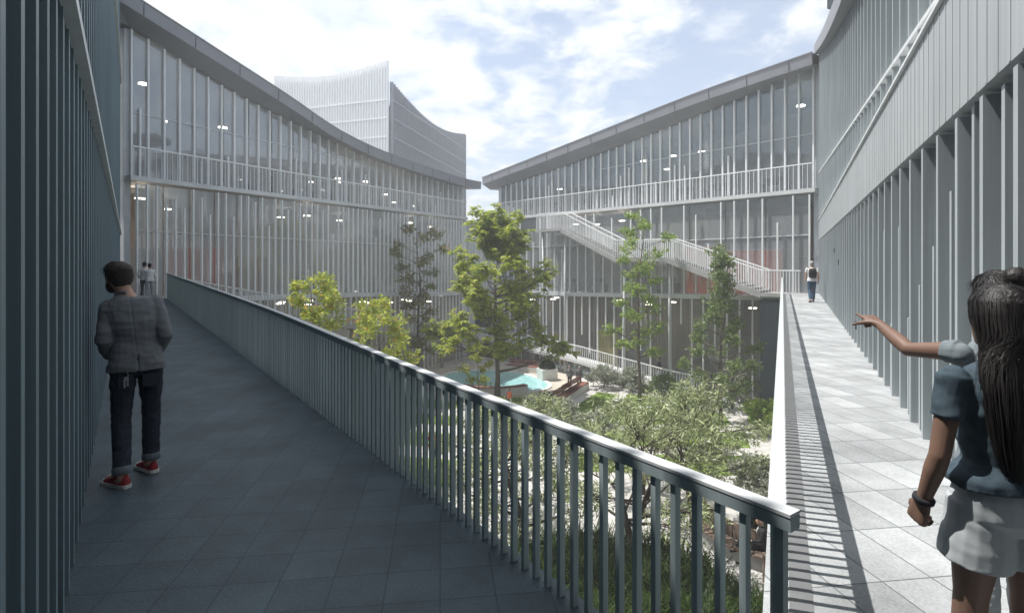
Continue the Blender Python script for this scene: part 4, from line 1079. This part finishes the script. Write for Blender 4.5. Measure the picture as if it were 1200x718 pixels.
    for S in 'LR':
        if legs == 'long':
            limb(lg, 'hi'+S, 'kn'+S, 'an'+S, .084, .062, .060, .052, 0, gg*.6, .97)
        else:
            A, B = J['hi'+S], J['kn'+S]; lg.tube([A+Vector((0,0,.03)), A.lerp(B, .15), A.lerp(B, .30), A.lerp(B, .47)], [.088*k+gg, .095*k+gg, .101*k+gg, .106*k+gg], 18)
    link('trousers' if legs == 'long' else 'shorts', fuse(lg, 'legs', M[legm], vox, 2, (.006 if legs == 'long' else .0035) if vox < .008 else 0, 17), r)
    for S in 'LR':
        if cuffs and legs == 'long':
            c = J['kn'+S].lerp(J['an'+S], .97); d = (J['an'+S]-J['kn'+S]).normalized(); u = d.cross(Vector((0, 1, 0))).normalized(); w_ = d.cross(u)
            rg = lambda q, rr: [c+d*q+u*math.cos(t)*rr+w_*math.sin(t)*rr for t in [2*math.pi*j/20 for j in range(20)]]
            link('cuff', MB().strip([rg(-.055, .064), rg(-.05, .068), rg(0, .067), rg(.004, .060)]).mesh('cuff', M[cuffs], smooth='fix'), r)
        if shoem:
            A = J['an'+S]; T = J['to'+S]; f = Vector((T.x-A.x, T.y-A.y, 0)).normalized(); u = Vector((f.y, -f.x, 0)); base_z = min(A.z-.085*k, T.z-.03*k)
            heel = Vector((A.x, A.y, 0))-f*.065*k
            def fr(t, z, w_): c = heel+f*t*k; return [Vector((c.x, c.y, base_z))+u*a*w_*k+Vector((0, 0, zz_*z*k)) for a, zz_ in ((-1,.0),(-1.02,.35),(-.8,.8),(-.35,1),(.35,1),(.8,.8),(1.02,.35),(1,.0))]
            up = MB().strip([fr(.0, .05, .018), fr(.012, .085, .030), fr(.05, .105, .036), (fr(.10, .098, .036)), fr(.155, .072, .041), fr(.21, .055, .045), fr(.25, .042, .038), fr(.27, .03, .018)])
            so_ = MB().strip([[Vector((heel.x, heel.y, base_z))+f*t*k+u*a*w_*k+Vector((0, 0, q)) for a, q in ((-1, 0), (1, 0), (1, .026*k), (-1, .026*k))] for t, w_ in ((-.008,.02),(.008,.034),(.06,.041),(.12,.040),(.17,.047),(.225,.049),(.262,.040),(.281,.018))])
            sh = link('shoe', fuse(up, 'shoe', M[shoem], min(vox, .007), 2), r)
            link('sole', so_.mesh('sole', M['rubber'] if shoem == 'redshoe' else M['black']), sh)
            if shoem == 'redshoe':
                link('toe_cap', MB().ell(heel+f*.247*k+Vector((0, 0, base_z+.022)), (.040*k, .034*k, .026*k), rot=Matrix.Rotation(math.atan2(f.y, f.x)-math.pi/2, 3, 'Z')).mesh('toe_cap', M['rubber'], smooth=True), sh)
                lm = MB()
                for t in (.135, .16, .185, .205): c = heel+f*t*k+Vector((0, 0, base_z+(.108-.27*(t-.07))*k)); lm.tube([c-u*.024*k, c+Vector((0,0,.006)), c+u*.024*k], .0045*k, 6)
                link('lace', lm.mesh('lace', M['rubber']), sh)
    # ---- hair
    if hair != 'bald':
        hm = MB()
        def hr_(y0, z, rx, ry): return hring(y0, z, rx, ry)
        if hair == 'short':
            hm.strip([hr_(-.055, -.07, .050, .045), hr_(-.040, -.03, .074, .066), hr_(-.024, .02, .086, .088), hr_(-.010, .065, .084, .104), hr_(-.004, .10, .068, .090), hr_(-.004, .128, .036, .05)])
            if vox < .008:
                for s in (-1, 1): hm.tube([hp(s*.072, .02, .03), hp(s*.073, .02, -.03)], [.010*k, .006*k], 6)
        elif hair == 'long':
            b0 = lambda z, rx, ry, y0: [Vector((hc.x, hc.y+y0*k, z*k))+Vector((math.cos(t)*rx*k, math.sin(t)*ry*k, 0)) for t in [2*math.pi*j/24 for j in range(18)]]
            z0 = hc.z/k
            hm.strip([hr_(-.006, .133, .03, .045), hr_(-.008, .115, .064, .078), hr_(-.012, .07, .092, .108), hr_(-.024, .0, .099, .104), hr_(-.048, -.06, .098, .088), b0(z0-.13, .112, .078, -.072), b0(z0-.22, .132, .062, -.105), b0(z0-.34, .128, .050, -.125), b0(z0-.46, .105, .040, -.128), b0(z0-.55, .070, .028, -.125), b0(z0-.585, .03, .015, -.125)])
        elif hair == 'bun':
            hm.strip([hr_(-.05, -.06, .05, .05), hr_(-.035, -.02, .083, .078), hr_(-.018, .03, .092, .098), hr_(-.008, .075, .087, .104), hr_(-.004, .11, .064, .083), hr_(-.004, .135, .03, .04)])
            hm.ell(hp(0, -.085, .10), (.055*k, .05*k, .05*k))
        f_ = None
        if vox < .008:
            rings = [hm.v[i*18:(i+1)*18] for i in range(len(hm.v)//18)] if hair == 'long' else [hm.v[i*18:(i+1)*18] for i in range(6)]
            if hair != 'long': rings = rings[::-1]
            rings = [[Vector(q) for q in rg_] for rg_ in rings]; cen = [sum(rg_, Vector((0,0,0)))/18 for rg_ in rings]
            srn = random.Random(int(H*1000)); SV = []; SF = []; nr = len(rings)
            for _ in range(1500 if hair == 'long' else 1100):
                a = srn.uniform(0, 18); t0 = srn.uniform(0, nr*.55); t1 = min(nr-1.001, t0+srn.uniform(.35, .8)*nr) if hair == 'long' else min(nr-1.001, t0+srn.uniform(.9, 2.0))
                lift = srn.uniform(1.0, 1.035 if hair == 'long' else 1.07); da = srn.gauss(0, .35) if hair == 'long' else srn.gauss(.5, .7); pv = None; k_ = len(SV); ns = 7; hwid = srn.uniform(.0012, .0026)
                flick = srn.gauss(.006, .007) if hair == 'long' else srn.gauss(.016, .012)
                for i in range(ns):
                    t = t0+(t1-t0)*i/(ns-1); i0 = min(nr-2, int(t)); f = t-i0; aa = (a+da*i/(ns-1)) % 18; j0 = int(aa); g_ = aa-j0
                    q0 = rings[i0][j0].lerp(rings[i0][(j0+1) % 18], g_); q1 = rings[i0+1][j0].lerp(rings[i0+1][(j0+1) % 18], g_); q = q0.lerp(q1, f); c_ = cen[i0].lerp(cen[i0+1], f)
                    q = c_+(q-c_)*lift+(q-c_).normalized()*(flick*(i/(ns-1))**2); w__ = (q-c_).cross(Vector((0, 0, 1))); w__ = w__.normalized() if w__.length > 1e-4 else Vector((1, 0, 0))
                    hw_ = hwid*(1-.8*(i/(ns-1))**2); SV += [tuple(q-w__*hw_), tuple(q+w__*hw_)]
                SF += [(k_+2*i, k_+2*i+1, k_+2*i+3, k_+2*i+2) for i in range(ns-1)]
            link('hair_strands', MB().face_mesh(SV, SF).mesh('hair_strands', M[hairm], smooth=True), r)
            def f_(c):
                a = math.atan2(c.x-hc.x, c.y-hc.y+.05); return .0028*math.sin(a*46+6*noise.noise(c*9))+.004*noise.noise(Vector((c.x*30, c.y*30, c.z*5)))
        link('hair', fuse(hm, 'hair', M[hairm], min(vox, .007), 2, fn=f_), r)
        if beard:
            bm_ = MB().strip([hring(.042, -.125, .030, .036), hring(.036, -.10, .054, .066), hring(.022, -.062, .068, .080), hring(.012, -.035, .071, .040)])
            link('beard', fuse(bm_, 'beard', M[hairm], .006, 2), r)
    if extra: extra(r, J, k, hp)
    return r
def near_man(r, J, k, hp):
    c = J['pel']+Vector((-.075, -.13, -.12)); kk = MB()
    kk.tube([c+Vector((0, 0, .05)), c+Vector((.012, -.012, .03)), c+Vector((0, -.014, 0))], .004, 6)
    kk.box(c+Vector((-.012, -.014, -.035)), (.014, .004, .07), (1, 0, .2)).box(c+Vector((.008, -.016, -.03)), (.012, .004, .06), (1, 0, -.25)).box(c+Vector((0, -.018, .0)), (.03, .005, .03))
    link('keys', kk.mesh('keys', M['brass']), r)
    for s in (-1, 1):                                    # back pockets
        p = MB().box(J['pel']+Vector((s*.08, -.122, -.15)), (.10, .012, .10)); link('pocket', p.mesh('pocket', M['denim'], bevel=.004), r)
yawL = math.atan2(.576, .817)
person((-3.02, 4.40, 0), R(37), 'man in grey blazer and red sneakers walking away beside the dark fins', 1.765,
       dict(hd=(-.125,.095,1.605), nk=(-.075,.03,1.475), uc=(-.045,.01,1.385), ch=(-.025,0,1.27), wa=(-.01,0,1.10), shL=(-.180,.02,1.39), shR=(.115,.02,1.42),
            elL=(-.215,-.05,1.13), wrL=(-.175,.13,.98), elR=(.185,-.07,1.15), wrR=(.14,.12,.98), anL=(-.10,-.12,.085), toL=(-.19,.03,.03), knL=(-.105,.01,.50), anR=(.10,.10,.10), knR=(.10,.10,.52), toR=(.045,.235,.035)),
       vox=.0065, hairm='hairB', topm='tweed', sleeve='long', legm='denim', shoem='redshoe', hair='short', jacket=True, head_yaw=R(28), extra=near_man, beard=True, cuffs='cuff')
def bracelet(r, J, k, hp):
    c = J['wrL']; d = (J['wrL']-J['elL']).normalized(); u = d.cross(Vector((0, 1, 0))).normalized(); w_ = d.cross(u)
    rg = lambda q, rr: [c+d*q+u*math.cos(t)*rr+w_*math.sin(t)*rr for t in [2*math.pi*j/20 for j in range(20)]]
    link('bracelet', MB().strip([rg(-.018, .031), rg(-.014, .035), rg(.0, .035), rg(.004, .031)]).mesh('bracelet', M['black'], smooth='fix'), r)
person((1.75, 1.94, 0), R(-4), 'long haired woman in blue t-shirt and white shorts, her back to us', 1.66,
       dict(elL=(-.245,-.02,1.12), wrL=(-.265,.04,.925), elR=(.22,.05,1.13), wrR=(.20,.14,.92), knL=(-.105,.03,.5), anL=(-.13,.0,.085), toL=(-.16,.16,.03)), vox=.006, skin='skin_shade', topm='tee', sleeve='short', legs='short', legm='shortsw', shoem='black', hair='long', female=True, hands=('fist', 'relax'), extra=bracelet, hemz=.06)
def belt(r, J, k, hp):
    b_ = MB().strip([ringz(J['pel']+Vector((0, -.005, dz))*k, .172*k*e, .125*k*e) for dz, e in ((.055, 1.0), (.06, 1.03), (.09, 1.0), (.095, .97))])
    link('belt', b_.mesh('belt', M['black']), r)
person((2.11, 2.34, 0), R(2), 'woman with dark bun and white trousers pointing ahead with her left arm', 1.70,
       dict(elL=(-.245,.24,1.375), wrL=(-.225,.47,1.47), shL=(-.185,.02,1.40)), vox=.006, skin='skin_shade', topm='palegrey', sleeve='short', legm='shortsw', shoem='black', hair='bun', female=True, hands=('point', 'relax'), extra=belt)
def backpack(r, J, k, hp):
    m_ = MB().strip([ringz(J['ch']+Vector((0, -.20, dz))*k, w_*k, d_*k) for dz, w_, d_ in ((-.24,.10,.05),(-.22,.15,.085),(-.05,.16,.095),(.10,.145,.085),(.17,.09,.05))])
    bp = link('backpack', fuse(m_, 'backpack', M['black'], .012, 3), r)
    for s in (-1, 1): link('strap', MB().tube([J['uc']+Vector((s*.10, -.13, -.02)), J['uc']+Vector((s*.11, 0, .08)), J['ch']+Vector((s*.12, .135, 0)), J['wa']+Vector((s*.14, .02, .03))], .018, 6).mesh('strap', M['black']), r)
WALK = dict(anL=(-.09,-.25,.12), knL=(-.095,-.02,.50), toL=(-.10,-.09,.03), anR=(.09,.24,.085), knR=(.095,.16,.5), toR=(.10,.41,.05), elL=(-.23,.03,1.13), wrL=(-.22,.16,.90), elR=(.23,-.10,1.13), wrR=(.23,-.06,.885))
person((12.85, 23.4, 0), R(-20), 'man in white shirt with dark backpack walking on the sunlit walkway', 1.76, WALK, topm='shirtw', legm='jeans', hair='short', hairm='hairG', extra=backpack)
person((-16.75, 24.9, 0), R(20), 'left of the two people in white at the far end of the shaded walkway', 1.72, dict(elL=(-.24,-.05,1.14), wrL=(-.16,.1,1.0)), topm='shirtw', sleeve='long', legm='greycl', hair='short')
person((-16.32, 24.6, 0), R(35), 'right of the two people in white, one arm round the other, beyond the shaded walkway', 1.66, dict(elL=(-.29,.10,1.22), wrL=(-.40,.22,1.10)), topm='shirtw', sleeve='long', legm='shortsw', hair='short')
person((4.0, 37.9, GZ), R(150), 'left of the two grey suited people standing by the benches near the pool', 1.52, None, topm='greycl', sleeve='long', legm='black', hair='short', hairm='hairG', jacket=True)
person((4.65, 37.8, GZ), R(185), 'right of the two grey suited people standing by the benches near the pool', 1.50, None, topm='greycl', sleeve='long', legm='black', hair='short', hairm='hairG', jacket=True)
p = frp(9.4, 1.3)
person(p, R(60), 'person in dark coat standing on the low ramp of the right glass building', 1.7, None, topm='black', sleeve='long', legm='shortsw', hair='short', jacket=True)
person((-3.42, 23.4, GZ), R(195), 'person in red top and blue jeans on the lawn path beyond the long railing', 1.55, WALK, topm='redcl', sleeve='long', legm='jeans', hair='short')
SIT = dict(pel=(0,-.02,.56), wa=(0,-.05,.70), ch=(0,-.05,.87), uc=(0,-.03,.99), nk=(0,-.02,1.075), hd=(0,.02,1.225), shL=(-.185,-.03,1.015), shR=(.185,-.03,1.015), elL=(-.24,.05,.75), elR=(.24,.05,.75), wrL=(-.12,.26,.68), wrR=(.12,.26,.68),
           hiL=(-.088,.0,.53), hiR=(.088,.0,.53), knL=(-.11,.44,.53), knR=(.07,.45,.62), anL=(-.11,.47,.085), anR=(-.10,.66,.42), toL=(-.13,.64,.03), toR=(-.18,.80,.40))
person((7.2, 15.80, GZ-.0), R(75), 'bald man in dark suit sitting cross legged on the edge of the timber bench', 1.78, SIT, topm='black', sleeve='long', legm='black', shoem='black', hair='bald', jacket=True, extra=lambda r, J, k, hp: link('shirt_front', MB().tube([J['nk']+Vector((0,.06,-.02)), J['uc']+Vector((0,.115,-.04)), J['wa']+Vector((0,.14,.05))], [(.03,.012),(.045,.014),(.02,.012)], 10).mesh('shirt_front', M['shirtw'], smooth=True), r))
# the stool he sits on
r = empty('bench', (7.2, 15.78, GZ), R(75), label='low timber stool under the seated bald man', cat='bench')
MB().box((0, -.02, .43), (.6, .42, .05)).build('seat', M['timber'], r, local=True); 
for x in (-.25, .25): MB().box((x, -.02, .20), (.05, .36, .40)).build('leg', M['timber'], r, local=True)
person((-.15, 32.6, GZ), R(200), 'child in orange top standing behind the pale shrubs near the chestnut tree', 1.15, None, topm='orange', sleeve='short', legm='jeans', hair='short')
# people inside the left building's balcony storey
for s, o, lab, tm in ((7.6, -.9, 'person in red standing behind the balcony glass of the left building', 'redcl'), (9.0, -1.3, 'person in black standing behind the balcony glass of the left building', 'black')):
    person(FL.at(s, o, 5.73), R(120), lab, 1.7, None, vox=.018, topm=tm, sleeve='long', legm='black', hair='short')


# ------------------------------------------------------------------ air
hz = MB().box((0, 60, 13.5), (330, 270, 43)).build('haze', M['lawn']); hz.data.materials.clear(); tag(hz, kind='stuff')
hm = bpy.data.materials.new('hazy_air'); hm.use_nodes = True; hn = hm.node_tree.nodes; hn.clear()
pv = hn.new('ShaderNodeVolumePrincipled'); pv.inputs['Color'].default_value = (.93, .95, 1, 1); pv.inputs['Density'].default_value = .0031; pv.inputs['Anisotropy'].default_value = .1
ho = hn.new('ShaderNodeOutputMaterial'); hm.node_tree.links.new(pv.outputs['Volume'], ho.inputs['Volume']); hz.data.materials.append(hm)

# ------------------------------------------------------------------ sky, sun, camera
SUN_EL, = (65,)
sv = Vector((-.96, .28, 0)).normalized()*math.cos(R(SUN_EL))+Vector((0, 0, math.sin(R(SUN_EL))))
sun = bpy.data.lights.new('sun', 'SUN'); sun.energy = 3.7; sun.angle = R(.5); sun.color = (1, .965, .91)
so = bpy.data.objects.new('sun', sun); col.objects.link(so); so.location = sv*60
so.rotation_euler = sv.to_track_quat('Z', 'Y').to_euler()
w = bpy.data.worlds.new('World'); sc.world = w; w.use_nodes = True
N = w.node_tree.nodes; L = w.node_tree.links; bg = N['Background']
sky = N.new('ShaderNodeTexSky'); sky.sky_type = 'NISHITA'; sky.sun_disc = False; sky.sun_elevation = R(SUN_EL)
sky.sun_rotation = math.atan2(sv.x, sv.y); sky.altitude = 100; sky.air_density = 1.0; sky.dust_density = 1.2
tc = N.new('ShaderNodeTexCoord'); sp_ = N.new('ShaderNodeSeparateXYZ'); L.new(tc.outputs['Generated'], sp_.inputs['Vector'])
def mth(op, a, b=None, c=None):
    n = N.new('ShaderNodeMath'); n.operation = op
    for i, x in enumerate((a, b, c)):
        if x is None: continue
        if isinstance(x, (int, float)): n.inputs[i].default_value = x
        else: L.new(x, n.inputs[i])
    return n.outputs[0]
zz = mth('ADD', mth('MAXIMUM', sp_.outputs['Z'], 0.0), .22)
cx = N.new('ShaderNodeCombineXYZ'); L.new(mth('DIVIDE', sp_.outputs['X'], zz), cx.inputs['X']); L.new(mth('DIVIDE', sp_.outputs['Y'], zz), cx.inputs['Y'])
cx.inputs['Z'].default_value = 3.7
n1 = N.new('ShaderNodeTexNoise'); n1.inputs['Scale'].default_value = 5.0; n1.inputs['Detail'].default_value = 9; n1.inputs['Roughness'].default_value = .6; n1.inputs['Distortion'].default_value = .25
L.new(cx.outputs['Vector'], n1.inputs['Vector'])
n2 = N.new('ShaderNodeTexNoise'); n2.inputs['Scale'].default_value = .9; n2.inputs['Detail'].default_value = 3
L.new(cx.outputs['Vector'], n2.inputs['Vector'])
# more cloud towards the left of the view, thinner low down
den = mth('ADD', mth('ADD', mth('MULTIPLY', n1.outputs['Fac'], .75), mth('MULTIPLY', n2.outputs['Fac'], .45)), mth('MULTIPLY', sp_.outputs['X'], -.16))
mr = N.new('ShaderNodeMapRange'); mr.interpolation_type = 'SMOOTHSTEP'
mr.inputs['From Min'].default_value = .49; mr.inputs['From Max'].default_value = .67; mr.inputs['To Min'].default_value = .34
L.new(den, mr.inputs['Value'])
cc = N.new('ShaderNodeValToRGB'); cc.color_ramp.elements[0].color = (.78, .85, .95, 1); cc.color_ramp.elements[1].color = (.95, .98, 1, 1)
cc.color_ramp.elements[0].position = .35; cc.color_ramp.elements[1].position = .62
L.new(n1.outputs['Fac'], cc.inputs['Fac'])
cb = N.new('ShaderNodeVectorMath'); cb.operation = 'SCALE'; cb.inputs['Scale'].default_value = 6.7
L.new(cc.outputs['Color'], cb.inputs[0])
mix = N.new('ShaderNodeMix'); mix.data_type = 'RGBA'; L.new(mr.outputs['Result'], mix.inputs['Factor'])
L.new(sky.outputs['Color'], mix.inputs['A']); L.new(cb.outputs['Vector'], mix.inputs['B'])
L.new(mix.outputs['Result'], bg.inputs['Color']); bg.inputs['Strength'].default_value = .10

cam = bpy.data.cameras.new('camera'); co = bpy.data.objects.new('camera', cam); col.objects.link(co)
co.location = (0, 0, 1.75); co.rotation_euler = (R(90), 0, 0)
cam.sensor_width = 36; cam.lens = 640/1200*36; cam.shift_y = -(359-306)/1200; cam.clip_start = .05; cam.clip_end = 3000
sc.camera = co
vs = sc.view_settings; vs.view_transform = 'Standard'; vs.look = 'None'; vs.exposure = 0.85; vs.gamma = 1; vs.use_curve_mapping = False
